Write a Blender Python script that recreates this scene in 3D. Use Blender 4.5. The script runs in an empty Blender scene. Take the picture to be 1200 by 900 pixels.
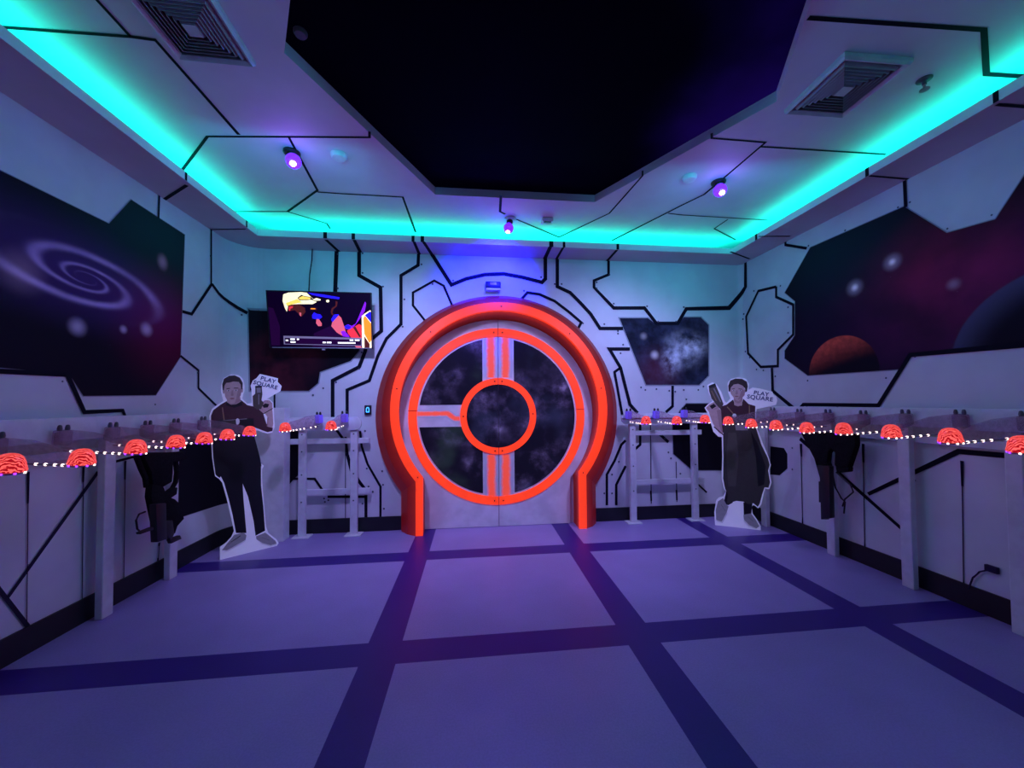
import bpy, bmesh, math, random
from mathutils import Vector, Matrix, noise
random.seed(7)
C = bpy.context.scene.collection
scn = bpy.context.scene
try:
    scn.view_settings.view_transform = 'Standard'
    scn.view_settings.look = 'None'
except Exception:
    pass

# ------------------------------------------------------------------ camera and room measures (metres)
F, CX, CY = 443.6, 604.3, 459.1
YAW, PITCH, ROLL = 0.1096, 0.0273, -0.0070
H = 1.33
A, B, D = 2.391, 3.137, 4.119           # left wall x=-A, right wall x=B, back wall y=D
YF = -2.2                               # wall behind the viewpoint
ZS = 2.928                              # soffit underside
LIP = 0.06
ZT = ZS + 0.17                          # tray ceiling
XL, XR, YC = 2.039, 2.804, 3.801        # inner edge of the soffit
RL, RR = 0.28, 0.06                     # wall corner radii

fw = Vector((math.sin(YAW)*math.cos(PITCH), math.cos(YAW)*math.cos(PITCH), math.sin(PITCH)))
r0 = Vector((math.cos(YAW), -math.sin(YAW), 0)); u0 = r0.cross(fw)
rt = math.cos(ROLL)*r0 + math.sin(ROLL)*u0
up = -math.sin(ROLL)*r0 + math.cos(ROLL)*u0
EYE = Vector((0, 0, H))

def ray(px, py):
    return fw + rt*((px-CX)/F) + up*(-(py-CY)/F)
def on_z(px, py, z):
    d = ray(px, py); return EYE + d*((z-H)/d.z)
def on_y(px, py, y):
    d = ray(px, py); return EYE + d*(y/d.y)
def on_x(px, py, x):
    d = ray(px, py); return EYE + d*(x/d.x)

cam = bpy.data.cameras.new('camera'); co = bpy.data.objects.new('camera', cam); C.objects.link(co)
cam.sensor_fit = 'HORIZONTAL'; cam.sensor_width = 36; cam.lens = 36*F/1200
cam.shift_x = (600-CX)/1200; cam.shift_y = (CY-450)/1200
cam.clip_start = 0.02
co.matrix_world = Matrix(((rt.x, up.x, -fw.x, 0), (rt.y, up.y, -fw.y, 0), (rt.z, up.z, -fw.z, H), (0, 0, 0, 1)))
scn.camera = co

# ------------------------------------------------------------------ plan of the walls: s runs along them
PLAN = [(-A, YF), (-A, D-RL)]
for i in range(1, 11):
    t = math.pi/2*i/10; PLAN.append((-A+RL-RL*math.cos(t), D-RL+RL*math.sin(t)))
PLAN.append((B-RR, D))
for i in range(1, 5):
    t = math.pi/2*i/4; PLAN.append((B-RR+RR*math.sin(t), D-RR+RR*math.cos(t)))
PLAN.append((B, YF))
SS = [0.0]
for p, q in zip(PLAN, PLAN[1:]):
    SS.append(SS[-1] + math.hypot(q[0]-p[0], q[1]-p[1]))
S_L = SS[1]; S_LB = SS[11]; S_RB = SS[12]; S_R = SS[16]
def wall_hit(px, py):
    d = ray(px, py); best = None
    for i, (p, q) in enumerate(zip(PLAN, PLAN[1:])):
        ex, ey = q[0]-p[0], q[1]-p[1]
        det = d.x*(-ey) + d.y*ex
        if abs(det) < 1e-12: continue
        t = (p[0]*(-ey) + p[1]*ex)/det
        w = (d.x*p[1] - d.y*p[0])/det
        if t > 0 and -1e-6 <= w <= 1+1e-6:
            return (SS[i] + w*(SS[i+1]-SS[i]), H + t*d.z, t)
    raise ValueError((px, py))
def wall_pt(s, z, off=0.0):
    s = max(0, min(SS[-1]-1e-6, s))
    i = 0
    while i < len(SS)-2 and SS[i+1] < s: i += 1
    p, q = PLAN[i], PLAN[i+1]; L = SS[i+1]-SS[i]; w = (s-SS[i])/L
    ex, ey = (q[0]-p[0])/L, (q[1]-p[1])/L
    return Vector((p[0]+(q[0]-p[0])*w + ey*off, p[1]+(q[1]-p[1])*w - ex*off, z))

# ------------------------------------------------------------------ node expressions for materials
class X:
    nt = None
    def __init__(s, v): s.v = v
    def _m(s, op, *o):
        n = X.nt.nodes.new('ShaderNodeMath'); n.operation = op
        for k, a in enumerate((s,)+o):
            a = a.v if isinstance(a, X) else a
            if isinstance(a, (int, float)): n.inputs[k].default_value = a
            else: X.nt.links.new(a, n.inputs[k])
        return X(n.outputs[0])
    def __add__(s, o): return s._m('ADD', o)
    def __sub__(s, o): return s._m('SUBTRACT', o)
    def __mul__(s, o): return s._m('MULTIPLY', o)
    def __truediv__(s, o): return s._m('DIVIDE', o)
    __radd__ = __add__; __rmul__ = __mul__
    def __rsub__(s, o): return X(o)._m('SUBTRACT', s)
    def abs(s): return s._m('ABSOLUTE')
    def sin(s): return s._m('SINE')
    def cos(s): return s._m('COSINE')
    def pow(s, e): return s._m('POWER', e)
    def sqrt(s): return s._m('SQRT')
    def ln(s): return s._m('LOGARITHM', math.e)
    def atan2(s, o): return s._m('ARCTAN2', o)
    def lt(s, o): return s._m('LESS_THAN', o)
    def cmp(s, c, e): return s._m('COMPARE', c, e)
    def max(s, o): return s._m('MAXIMUM', o)
    def min(s, o): return s._m('MINIMUM', o)
    def exp(s): return s._m('EXPONENT')
    def step(s, a, b, lo=0.0, hi=1.0):
        n = X.nt.nodes.new('ShaderNodeMapRange'); n.interpolation_type = 'SMOOTHSTEP'
        X.nt.links.new(s.v, n.inputs[0])
        for k, v in zip((1, 2, 3, 4), (a, b, lo, hi)): n.inputs[k].default_value = v
        return X(n.outputs[0])
def vec(op, a, b):
    n = X.nt.nodes.new('ShaderNodeVectorMath'); n.operation = op
    for k, q in ((0, a), (3 if op == 'SCALE' else 1, b)):
        if isinstance(q, X): q = q.v
        if isinstance(q, (tuple, list)): n.inputs[k].default_value = q
        elif isinstance(q, (int, float)): n.inputs[k].default_value = q
        else: X.nt.links.new(q, n.inputs[k])
    return n.outputs[0]
def csum(*terms):
    """sum of (colour, weight expression) terms"""
    acc = None
    for col, w in terms:
        t = col if w is None else vec('SCALE', col, w)
        acc = t if acc is None else vec('ADD', acc, t)
    return acc
def uvxy():
    n = X.nt.nodes.new('ShaderNodeUVMap'); n.uv_map = 'm'
    q = X.nt.nodes.new('ShaderNodeSeparateXYZ'); X.nt.links.new(n.outputs[0], q.inputs[0])
    return X(q.outputs[0]), X(q.outputs[1]), n.outputs[0]
def posxy():
    n = X.nt.nodes.new('ShaderNodeNewGeometry')
    q = X.nt.nodes.new('ShaderNodeSeparateXYZ'); X.nt.links.new(n.outputs['Position'], q.inputs[0])
    return X(q.outputs[0]), X(q.outputs[1]), X(q.outputs[2]), n.outputs['Position']
def nz(src, scale, detail=4, rough=0.55, off=(0, 0, 0)):
    if off != (0, 0, 0): src = vec('ADD', src, off)
    n = X.nt.nodes.new('ShaderNodeTexNoise'); n.inputs['Scale'].default_value = scale
    n.inputs['Detail'].default_value = detail; n.inputs['Roughness'].default_value = rough
    X.nt.links.new(src, n.inputs['Vector']); return X(n.outputs[0])
def stars(src, scale, size, off=(0, 0, 0)):
    src = vec('ADD', src, off)
    n = X.nt.nodes.new('ShaderNodeTexVoronoi'); n.inputs['Scale'].default_value = scale
    X.nt.links.new(src, n.inputs['Vector'])
    return X(n.outputs['Distance']).step(0.0, size, 1.0, 0.0)

MATS = {}
def newmat(name):
    m = bpy.data.materials.new(name); m.use_nodes = True; MATS[name] = m
    X.nt = m.node_tree; b = m.node_tree.nodes['Principled BSDF']
    return m, b
def mat(name, col, rough=0.6, emit=0.0, ecol=None, metal=0.0, var=0.08, scale=14.0, spec=None):
    m, b = newmat(name)
    n = nz(posxy()[3], scale, 3)
    fac = n.step(0.3, 0.7, 1-var, 1+var)
    c = vec('SCALE', tuple(col[:3]), fac)
    m.node_tree.links.new(c, b.inputs['Base Color'])
    b.inputs['Roughness'].default_value = rough; b.inputs['Metallic'].default_value = metal
    if spec is not None: b.inputs['Specular IOR Level'].default_value = spec
    if emit:
        b.inputs['Emission Color'].default_value = tuple((ecol or col)[:3])+(1,)
        b.inputs['Emission Strength'].default_value = emit
    return m

# --- plain materials
M_wall = mat('white_wall_paint', (0.74, 0.75, 0.78), 0.55, var=0.05, scale=3)
M_line = mat('black_line_paint', (0.006, 0.006, 0.016), 0.7, spec=0.1)
M_line_soft = mat('faded_black_line_paint', (0.03, 0.025, 0.06), 0.7, spec=0.1)
M_edge = mat('grey_bevel_paint', (0.33, 0.34, 0.40), 0.6)
M_rivet = mat('rivet_paint', (0.06, 0.06, 0.10), 0.6)
M_soffit = mat('soffit_paint', (0.62, 0.52, 0.60), 0.6, var=0.04, scale=3)
M_tray = mat('ceiling_paint', (0.74, 0.67, 0.76), 0.6, var=0.04, scale=3)
M_base = mat('black_baseboard', (0.010, 0.010, 0.016), 0.5)
M_white = mat('white_rack_paint', (0.74, 0.75, 0.78), 0.45, var=0.06)
M_whiteplas = mat('white_plastic', (0.75, 0.75, 0.78), 0.4)
M_black = mat('black_plastic', (0.012, 0.012, 0.016), 0.4)
M_blackfab = mat('black_fabric', (0.010, 0.010, 0.013), 0.9, var=0.3, scale=60, spec=0.1)
M_grey = mat('dark_grey_plastic', (0.10, 0.10, 0.12), 0.5)
M_vent = mat('vent_enamel', (0.60, 0.60, 0.64), 0.45)
M_slat = mat('vent_slat', (0.36, 0.31, 0.36), 0.5)
M_void = mat('vent_dark', (0.01, 0.01, 0.012), 0.8)
M_screw = mat('dark_screw', (0.04, 0.01, 0.01), 0.5)

def neon(name, base, em, k, var=0.25, scale=9):
    m, b = newmat(name)
    n = nz(posxy()[3], scale, 5).step(0.25, 0.75, 1-var, 1+var)
    m.node_tree.links.new(vec('SCALE', base, n), b.inputs['Base Color'])
    m.node_tree.links.new(vec('SCALE', em, n), b.inputs['Emission Color'])
    b.inputs['Emission Strength'].default_value = k; b.inputs['Roughness'].default_value = 0.5
    return m
M_orange = neon('fluorescent_orange_paint', (0.70, 0.05, 0.01), (1.0, 0.048, 0.008), 0.85, 0.12)

# arch: fluorescent paint airbrushed darker towards its outer edge (u = 0 outer edge .. 1 inner edge)
m, b = newmat('airbrushed_orange_paint'); M_arch = m
u_, v_, uv_ = uvxy()
n_ = nz(posxy()[3], 7, 6, 0.65)
k1 = (u_ + (n_-0.5)*0.22).step(0.28, 0.80)
k2 = u_.cmp(0.66, 0.10)
colr = csum(((0.16, 0.005, 0.005), 1-k1), ((0.36, 0.018, 0.008), k1), ((0.4, 0.035, 0.006), k2))
m.node_tree.links.new(colr, b.inputs['Base Color']); 
emr = csum(((0.075, 0.001, 0.0015), 1-k1), ((0.32, 0.013, 0.004), k1), ((0.85, 0.042, 0.006), k2))
m.node_tree.links.new(vec('SCALE', emr, u_.step(0.765, 0.80, 1.0, 0.16)), b.inputs['Emission Color'])
b.inputs['Emission Strength'].default_value = 0.75; b.inputs['Roughness'].default_value = 0.42

# stripe with airbrushed soft edges (u = -1..1 across)
m, b = newmat('soft_orange_stripe'); M_stripe = m
u_, v_, uv_ = uvxy()
k = (u_.abs() + (nz(posxy()[3], 16, 4)-0.5)*0.5).step(0.25, 0.85, 1.0, 0.0)
m.node_tree.links.new(csum(((0.70, 0.70, 0.74), 1-k), ((0.95, 0.14, 0.06), k)), b.inputs['Base Color'])
m.node_tree.links.new(csum(((1.0, 0.075, 0.03), k)), b.inputs['Emission Color'])
b.inputs['Emission Strength'].default_value = 0.55; b.inputs['Roughness'].default_value = 0.5

M_leaf = mat('door_leaf_paint', (0.80, 0.76, 0.78), 0.5, var=0.10, scale=5)

def galaxy_mat(name, terms_fn, emit=0.5):
    m, b = newmat(name)
    u, v, uv = uvxy()
    c = csum(*terms_fn(u, v, uv))
    m.node_tree.links.new(c, b.inputs['Base Color']); m.node_tree.links.new(c, b.inputs['Emission Color'])
    b.inputs['Emission Strength'].default_value = emit; b.inputs['Roughness'].default_value = 0.6
    b.inputs['Specular IOR Level'].default_value = 0.12
    return m

# ------------------------------------------------------------------ mesh building
class MB:
    def __init__(s): s.v = []; s.f = []; s.m = []; s.uv = []
    def add(s, pts, mi=0, uvs=None):
        n = len(s.v); s.v += [Vector(p) for p in pts]; s.f.append(list(range(n, n+len(pts)))); s.m.append(mi)
        s.uv.append(uvs or [(0.0, 0.0)]*len(pts))
    def mesh(s, faces, verts, mi=0):
        n = len(s.v); s.v += [Vector(p) for p in verts]
        for f in faces: s.f.append([n+i for i in f]); s.m.append(mi); s.uv.append([(0.0, 0.0)]*len(f))
    def bm(s, b, mi=0):
        b.verts.ensure_lookup_table(); b.verts.index_update()
        s.mesh([[v.index for v in f.verts] for f in b.faces], [v.co.copy() for v in b.verts], mi); b.free()
    def box(s, c, size, mi=0, rot=None, bev=0.0, seg=2):
        b = bmesh.new(); bmesh.ops.create_cube(b, size=1)
        for v in b.verts: v.co = Vector((v.co.x*size[0], v.co.y*size[1], v.co.z*size[2]))
        if bev: bmesh.ops.bevel(b, geom=b.edges[:], offset=bev, segments=seg, affect='EDGES', profile=0.5)
        M = Matrix.Translation(Vector(c)) @ (rot.to_4x4() if rot is not None else Matrix())
        bmesh.ops.transform(b, matrix=M, verts=b.verts); s.bm(b, mi)
    def prism(s, pts, ext, mi=0, bev=0.0):
        """closed polygon pts (3D, planar) extruded by the vector ext"""
        b = bmesh.new(); vs = [b.verts.new(p) for p in pts]; f = b.faces.new(vs)
        g = bmesh.ops.extrude_face_region(b, geom=[f])
        for e in g['geom']:
            if isinstance(e, bmesh.types.BMVert): e.co += Vector(ext)
        bmesh.ops.recalc_face_normals(b, faces=b.faces)
        if bev: bmesh.ops.bevel(b, geom=b.edges[:], offset=bev, segments=2, affect='EDGES', profile=0.5, clamp_overlap=True)
        s.bm(b, mi)
    def tube(s, path, r, mi=0, n=8, caps=True):
        path = [Vector(p) for p in path]; rings = []; vs = []; fs = []
        for i, p in enumerate(path):
            a = path[max(0, i-1)]; c = path[min(len(path)-1, i+1)]; t = (c-a).normalized()
            ref = Vector((0, 0, 1)) if abs(t.z) < 0.9 else Vector((1, 0, 0))
            e1 = t.cross(ref).normalized(); e2 = t.cross(e1)
            rr = r[i] if isinstance(r, (list, tuple)) else r
            for k in range(n):
                an = 2*math.pi*k/n; vs.append(p + e1*math.cos(an)*rr + e2*math.sin(an)*rr)
        for i in range(len(path)-1):
            for k in range(n):
                fs.append([i*n+k, i*n+(k+1) % n, (i+1)*n+(k+1) % n, (i+1)*n+k])
        if caps: fs.append(list(range(n))[::-1]); fs.append([(len(path)-1)*n+k for k in range(n)])
        s.mesh(fs, vs, mi)
    def lathe(s, prof, c=(0, 0, 0), rot=None, n=24, mi=0):
        """prof: (radius, height) list, about local z"""
        vs = []; fs = []; M = rot if rot is not None else Matrix.Identity(3); c = Vector(c)
        for r, h in prof:
            for k in range(n):
                a = 2*math.pi*k/n; vs.append(c + M @ Vector((r*math.cos(a), r*math.sin(a), h)))
        for i in range(len(prof)-1):
            for k in range(n): fs.append([i*n+k, i*n+(k+1) % n, (i+1)*n+(k+1) % n, (i+1)*n+k])
        fs.append(list(range(n))[::-1]); fs.append([(len(prof)-1)*n+k for k in range(n)])
        s.mesh(fs, vs, mi)
    def build(s, name, mats, parent=None, smooth=False, sharp=40):
        me = bpy.data.meshes.new(name); me.from_pydata([tuple(v) for v in s.v], [], s.f)
        for mm in (mats if isinstance(mats, (list, tuple)) else [mats]): me.materials.append(mm)
        uvl = me.uv_layers.new(name='m')
        li = 0
        for p, mi, uv in zip(me.polygons, s.m, s.uv):
            p.material_index = mi
            for k, l in enumerate(p.loop_indices): uvl.data[l].uv = uv[k]
        me.validate(); me.update()
        if smooth:
            for p in me.polygons: p.use_smooth = True
            try: me.set_sharp_from_angle(angle=math.radians(sharp))
            except Exception: pass
        o = bpy.data.objects.new(name, me); C.objects.link(o)
        if parent is not None: o.parent = parent
        return o

def tag(o, label=None, cat=None, group=None, kind=None):
    if label: o['label'] = label
    if cat: o['category'] = cat
    if group: o['group'] = group
    if kind: o['kind'] = kind
    return o
def empty(name, loc, label=None, cat=None, group=None, kind=None):
    o = bpy.data.objects.new(name, None); C.objects.link(o); o.location = loc; o.empty_display_size = 0.05
    return tag(o, label, cat, group, kind)
def local(parent, o):
    """o was built in world coordinates: shift its mesh so that it sits right under its parent"""
    off = parent.location
    for v in o.data.vertices: v.co -= off
    return o
def part(mb, name, mats, root, label=None, smooth=False, parent=None):
    o = mb.build(name, mats, parent or root, smooth)
    base = Vector(root.location)
    for v in o.data.vertices: v.co -= base
    if label: o['label'] = label
    return o

def offset_line(pts, w):
    """left and right rails of a polyline in 2-D with mitred joints; w may be a list"""
    n = len(pts); L = []; R = []
    for i in range(n):
        wi = w[i] if isinstance(w, (list, tuple)) else w
        def dr(a, b):
            d = Vector((b[0]-a[0], b[1]-a[1])); return d.normalized() if d.length > 1e-9 else Vector((1, 0))
        if i == 0: t = dr(pts[0], pts[1]); nn = Vector((-t.y, t.x)); k = 1
        elif i == n-1: t = dr(pts[-2], pts[-1]); nn = Vector((-t.y, t.x)); k = 1
        else:
            t1 = dr(pts[i-1], pts[i]); t2 = dr(pts[i], pts[i+1]); n1 = Vector((-t1.y, t1.x)); n2 = Vector((-t2.y, t2.x))
            nn = n1+n2
            if nn.length < 1e-6: nn = n1
            nn.normalize(); k = 1/max(0.45, nn.dot(n1))
        p = Vector(pts[i][:2]); L.append(p+nn*wi/2*k); R.append(p-nn*wi/2*k)
    return L, R
def strip2(mb, pts, w, fmap, mi, seg=0.1):
    L, R = offset_line(pts, w); l = 0.0
    for i in range(len(pts)-1):
        n = max(1, int(math.ceil((Vector(pts[i+1][:2])-Vector(pts[i][:2])).length/seg)))
        for k in range(n):
            a, c = k/n, (k+1)/n
            q = [L[i].lerp(L[i+1], a), R[i].lerp(R[i+1], a), R[i].lerp(R[i+1], c), L[i].lerp(L[i+1], c)]
            mb.add([fmap(p.x, p.y) for p in q], mi, [(-1, a), (1, a), (1, c), (-1, c)])

WL, WB, WR = MB(), MB(), MB()           # the three wall meshes with their painted lines
def which(s):
    return WL if s < S_L else (WR if s > S_RB + 0.03 else WB)
def wline(px, w, mi=1, off=0.005, close=False):
    hits = [wall_hit(*p) for p in px]
    if close: hits.append(hits[0])
    ts = [h[2] for h in hits]
    ws = [(w[i] if isinstance(w, (list, tuple)) else w)*t/F for i, t in enumerate(ts)]
    mb = which(sum(h[0] for h in hits)/len(hits))
    strip2(mb, [(h[0], h[1]) for h in hits], ws, lambda s, z: wall_pt(s, z, off), mi)
def rivet(px, py, r=1.1):
    s, z, t = wall_hit(px, py); rr = r*t/F
    which(s).add([wall_pt(s+rr*math.cos(a*math.pi/4), z+rr*math.sin(a*math.pi/4), 0.0055) for a in range(8)], 3)

# wall faces
def wall_face(mb, s0, s1):
    cuts = [s0]+[s for s in SS if s0+1e-6 < s < s1-1e-6]+[s1]
    for a, c in zip(cuts, cuts[1:]):
        mb.add([wall_pt(a+1e-7, 0), wall_pt(c-1e-7, 0), wall_pt(c-1e-7, ZT+0.15), wall_pt(a+1e-7, ZT+0.15)], 0)
        # outer skin so that the wall has thickness
        mb.add([wall_pt(a+1e-7, 0, -0.1), wall_pt(a+1e-7, ZT+0.15, -0.1), wall_pt(c-1e-7, ZT+0.15, -0.1), wall_pt(c-1e-7, 0, -0.1)], 0)
wall_face(WL, 0, S_L); wall_face(WB, S_L, S_RB); wall_face(WR, S_RB, SS[-1])

# ---- painted panel lines, back wall
wline([(247, 262), (247, 333)], 2.5)
wline([(248, 332), (224, 368), (213, 365)], 3.6)
wline([(248, 333), (256, 344), (268, 354), (290, 367)], 3.8)
wline([(211, 417), (232, 434), (232, 455), (258, 480)], 2.6)
wline([(395, 284), (393, 342)], 4.6)
wline([(421, 284), (421, 323), (446, 337), (447, 388), (430, 402), (428, 412), (421, 430), (390, 446), (390, 490)], 4.2)
wline([(491, 286), (490, 311), (470, 323), (470, 380), (453, 397), (443, 417), (433, 446), (407, 457), (407, 492)], 3.6)
wline([(503, 382), (484, 358), (484, 343), (509, 329), (520, 335), (532, 363)], 2.6)
wline([(501, 290), (529, 334), (546, 327), (568, 322), (590, 321), (612, 325), (635, 331), (639, 327), (639, 290)], 4.2)
wline([(653, 290), (653, 336), (668, 343), (680, 355), (692, 368), (703, 385), (730, 385)], 4)
wline([(609, 353), (618, 343), (632, 345), (650, 353), (667, 366), (681, 378), (673, 394)], 3.2)
wline([(713, 292), (713, 322), (696, 329), (696, 337), (719, 361), (755, 361), (769, 379), (794, 379), (804, 362), (854, 361), (874, 336), (874, 288)],
      [3.2, 3.2, 3.2, 3.2, 4, 4, 4, 4, 4, 5, 5, 3])
wline([(738, 409), (714, 409), (727, 431), (738, 474), (747, 484)], 3.8)
wline([(727, 431), (720, 436), (729, 486)], 3)
wline([(788, 452), (788, 476), (780, 483)], 3.2)
wline([(733, 516), (728, 521), (720, 540), (711, 556), (711, 592)], 3)
wline([(733, 546), (722, 568), (722, 592)], 3)
wline([(750, 494), (750, 521), (740, 530)], 3)
wline([(772, 508), (783, 518)], 3.4)
wline([(762, 497), (763, 590)], 1.1, 2); wline([(762.5, 575), (763, 587)], 2); wline([(792, 541), (793, 588)], 1.0, 2); wline([(792.5, 574), (793, 586)], 2)
wline([(741, 562), (812, 561)], 0.9, 2)
wline([(815, 565), (828, 577)], 2)
wline([(344, 561), (369, 561), (378, 574)], 2.6)
wline([(384, 582), (430, 582)], 3)
wline([(429, 580), (429, 613)], 3.4)
wline([(394, 503), (402, 514)], 3)
wline([(405, 512), (407, 532), (412, 551), (420, 563), (428, 573)], [2.5, 3.5, 4, 4, 3])
wline([(422, 505), (424, 523), (431, 544), (446, 570), (446, 613)], 2.5)
wline([(405, 520), (405, 612)], 0.9, 2); wline([(358, 505), (358, 612)], 1.2, 2)
wline([(322, 461), (322, 478)], 2)
# ---- left wall
wline([(-40, 433), (0, 435), (78, 439), (98, 483), (143, 481), (150, 498)], [6, 6, 5.5, 5, 4, 3])
wline([(185, 256), (186, 226)], 2.6)
wline([(114, 553), (8, 700)], 4.2, 2)
wline([(-20, 668), (40, 745)], 4.6, 2)
for x, y0, y1, yd in ((32, 553, 752, 590), (97, 545, 722, 565), (146, 540, 690, 562), (186, 636, 668, 640)):
    wline([(x, y0), (x-2, y1)], 1.0, 2); wline([(x, y0), (x-0.5, yd)], [3.0, 2.0], 2); wline([(x-2, y1-14), (x-2, y1)], [1, 3], 2)
wline([(134, 541), (165, 533)], 3, 1)
# ---- right wall
wline([(910, 336), (889, 341), (874.8, 371), (877, 414), (892, 430), (912, 429), (912, 410), (930, 392), (930, 357), (910, 348)], 3, close=True)
wline([(905, 431), (906, 458), (935, 482), (942, 474), (1030, 475), (1067, 416), (1200, 404), (1300, 394)], [3.5, 4, 4.5, 4, 4.5, 5, 7, 8])
wline([(1060, 200), (1062, 243)], 3.6)
wline([(920, 268), (921, 287), (946, 291)], 3)
wline([(938, 514), (1060, 622)], [4.5, 4])
wline([(1018, 579), (1124, 529), (1181, 534)], [4, 6, 6.5])
for x, y0, y1, yd in ((939, 520, 616, 535), (1012, 520, 646, 542), (1062, 525, 560, 545), (1128, 540, 690, 570), (1195, 535, 735, 560)):
    wline([(x, y0), (x+2, y1)], 1.1, 2); wline([(x, y0), (x+0.5, yd)], [3.4, 2.2], 2); wline([(x+2, y1-10), (x+2, y1)], [1, 2.6], 2)
# rivets beside the lines
for p in ((231, 437), (246, 300), (283, 369), (181, 474), (72, 447), (396, 298), (425, 297), (425, 320), (449, 336), (396, 338),
          (424, 413), (421, 432), (394, 448), (379, 455), (367, 463), (474, 351), (472, 383), (507, 333), (494, 310), (531, 329), (634, 325),
          (650, 333), (658, 333), (614, 341), (683, 379), (708, 380), (724, 388), (724, 391), (714, 322), (699, 331), (699, 338), (719, 356), (758, 359),
          (801, 360), (771, 377), (792, 377), (884, 341), (872, 368), (871, 374), (874, 412), (879, 419), (887, 433), (895, 434), (924, 360), (924, 390),
          (730, 404), (727, 414), (751, 454), (756, 457), (769, 456), (784, 458), (791, 459), (801, 457), (818, 457), (824, 453), (804, 468), (948, 288), (991, 270),
          (1053, 243), (1067, 237), (1111, 268), (1163, 252), (947, 446), (1039, 443), (915, 335), (909, 441), (946, 477), (982, 477), (1028, 480), (1073, 418),
          (725, 541), (717, 556), (717, 578), (708, 578), (779, 514), (783, 530), (786, 537), (797, 555), (432, 570), (449, 568), (450, 596), (425, 590), (437, 576), (448, 552),
          (385, 586), (380, 584), (381, 588), (428, 505), (430, 549), (1073, 563), (929, 525), (929, 550), (970, 585), (1057, 628)):
    rivet(*p)
rp = [M_wall, M_line, M_line_soft, M_rivet]
tag(WL.build('wall_left', rp), 'white side wall with black painted panel lines beneath the spiral galaxy mural', kind='structure')
tag(WB.build('wall_back', rp), 'white end wall around the round orange door with black panel lines', kind='structure')
tag(WR.build('wall_right', rp), 'white side wall with black painted panel lines around the two planets mural', kind='structure')
fr = MB(); fr.box(((B-A)/2, YF-0.05, (ZT+0.15)/2), (A+B+0.2, 0.1, ZT+0.15), 0)
tag(fr.build('wall_front', M_wall), 'white wall behind the viewpoint', kind='structure')

# ------------------------------------------------------------------ floor with darker stripes
m, b = newmat('vinyl_floor_with_stripes'); M_floor = m
x_, y_, z_, P_ = posxy()
s_ = None
for c in (-0.4953, 0.9245, 2.3665):
    t = x_.cmp(c, 0.092); s_ = t if s_ is None else s_.max(t)
for c in (3.3996, 2.118, 0.84, -0.44, -1.72):
    s_ = s_.max(y_.cmp(c, 0.095))
g_ = nz(P_, 120, 2).step(0.3, 0.7, 0.94, 1.06)*nz(P_, 1.2, 4).step(0.3, 0.75, 0.9, 1.08)
colr = vec('SCALE', csum(((0.34, 0.27, 0.56), 1-s_), ((0.045, 0.014, 0.22), s_)), g_)
m.node_tree.links.new(colr, b.inputs['Base Color'])
b.inputs['Roughness'].default_value = 0.40; b.inputs['Specular IOR Level'].default_value = 0.35
fl = MB(); fl.add([(-A-0.1, YF-0.1, 0), (B+0.1, YF-0.1, 0), (B+0.1, D+0.1, 0), (-A-0.1, D+0.1, 0)])
fl.add([(-A-0.1, YF-0.1, -0.1), (-A-0.1, D+0.1, -0.1), (B+0.1, D+0.1, -0.1), (B+0.1, YF-0.1, -0.1)])
tag(fl.build('floor', M_floor), 'pale violet vinyl floor with a grid of dark stripes', kind='structure')

# ------------------------------------------------------------------ baseboards
BH = 0.145
def baseboard(name, s0, s1, label):
    mb = MB(); cuts = [s0]+[s for s in SS if s0+1e-6 < s < s1-1e-6]+[s1]
    for a, c in zip(cuts, cuts[1:]):
        i0, i1, o0, o1 = wall_pt(a, 0, 0.001), wall_pt(c, 0, 0.001), wall_pt(a, 0, 0.014), wall_pt(c, 0, 0.014)
        h = Vector((0, 0, BH)); e = Vector((0, 0, 0.001))
        mb.add([o0+e, o1+e, o1+h, o0+h]); mb.add([o0+h, o1+h, i1+h, i0+h])
    mb.add([wall_pt(s0, 0.001, 0.001), wall_pt(s0, 0.001, 0.014), wall_pt(s0, BH, 0.014), wall_pt(s0, BH, 0.001)])
    mb.add([wall_pt(s1, 0.001, 0.014), wall_pt(s1, 0.001, 0.001), wall_pt(s1, BH, 0.001), wall_pt(s1, BH, 0.014)])
    tag(mb.build(name, M_base), label, kind='structure')
sdl = wall_hit(471, 600)[0]; sdr = wall_hit(697, 595)[0]
baseboard('baseboard_left', 0.05, S_L, 'black baseboard along the spiral galaxy wall')
baseboard('baseboard_back', S_L+0.001, sdl, 'black baseboard between the round door and the television corner')
baseboard('baseboard_back', sdr, S_RB, 'black baseboard on the end wall beyond the door, under the star cloud mural')
baseboard('baseboard_right', S_RB+0.001, SS[-1]-0.05, 'black baseboard along the planets wall')

# ------------------------------------------------------------------ soffit frame
so = MB()
def slab(x0, x1, y0, y1, z0, z1, mb, mi=0):
    mb.box(((x0+x1)/2, (y0+y1)/2, (z0+z1)/2), (x1-x0, y1-y0, z1-z0), mi)
YN = -1.85
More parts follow.
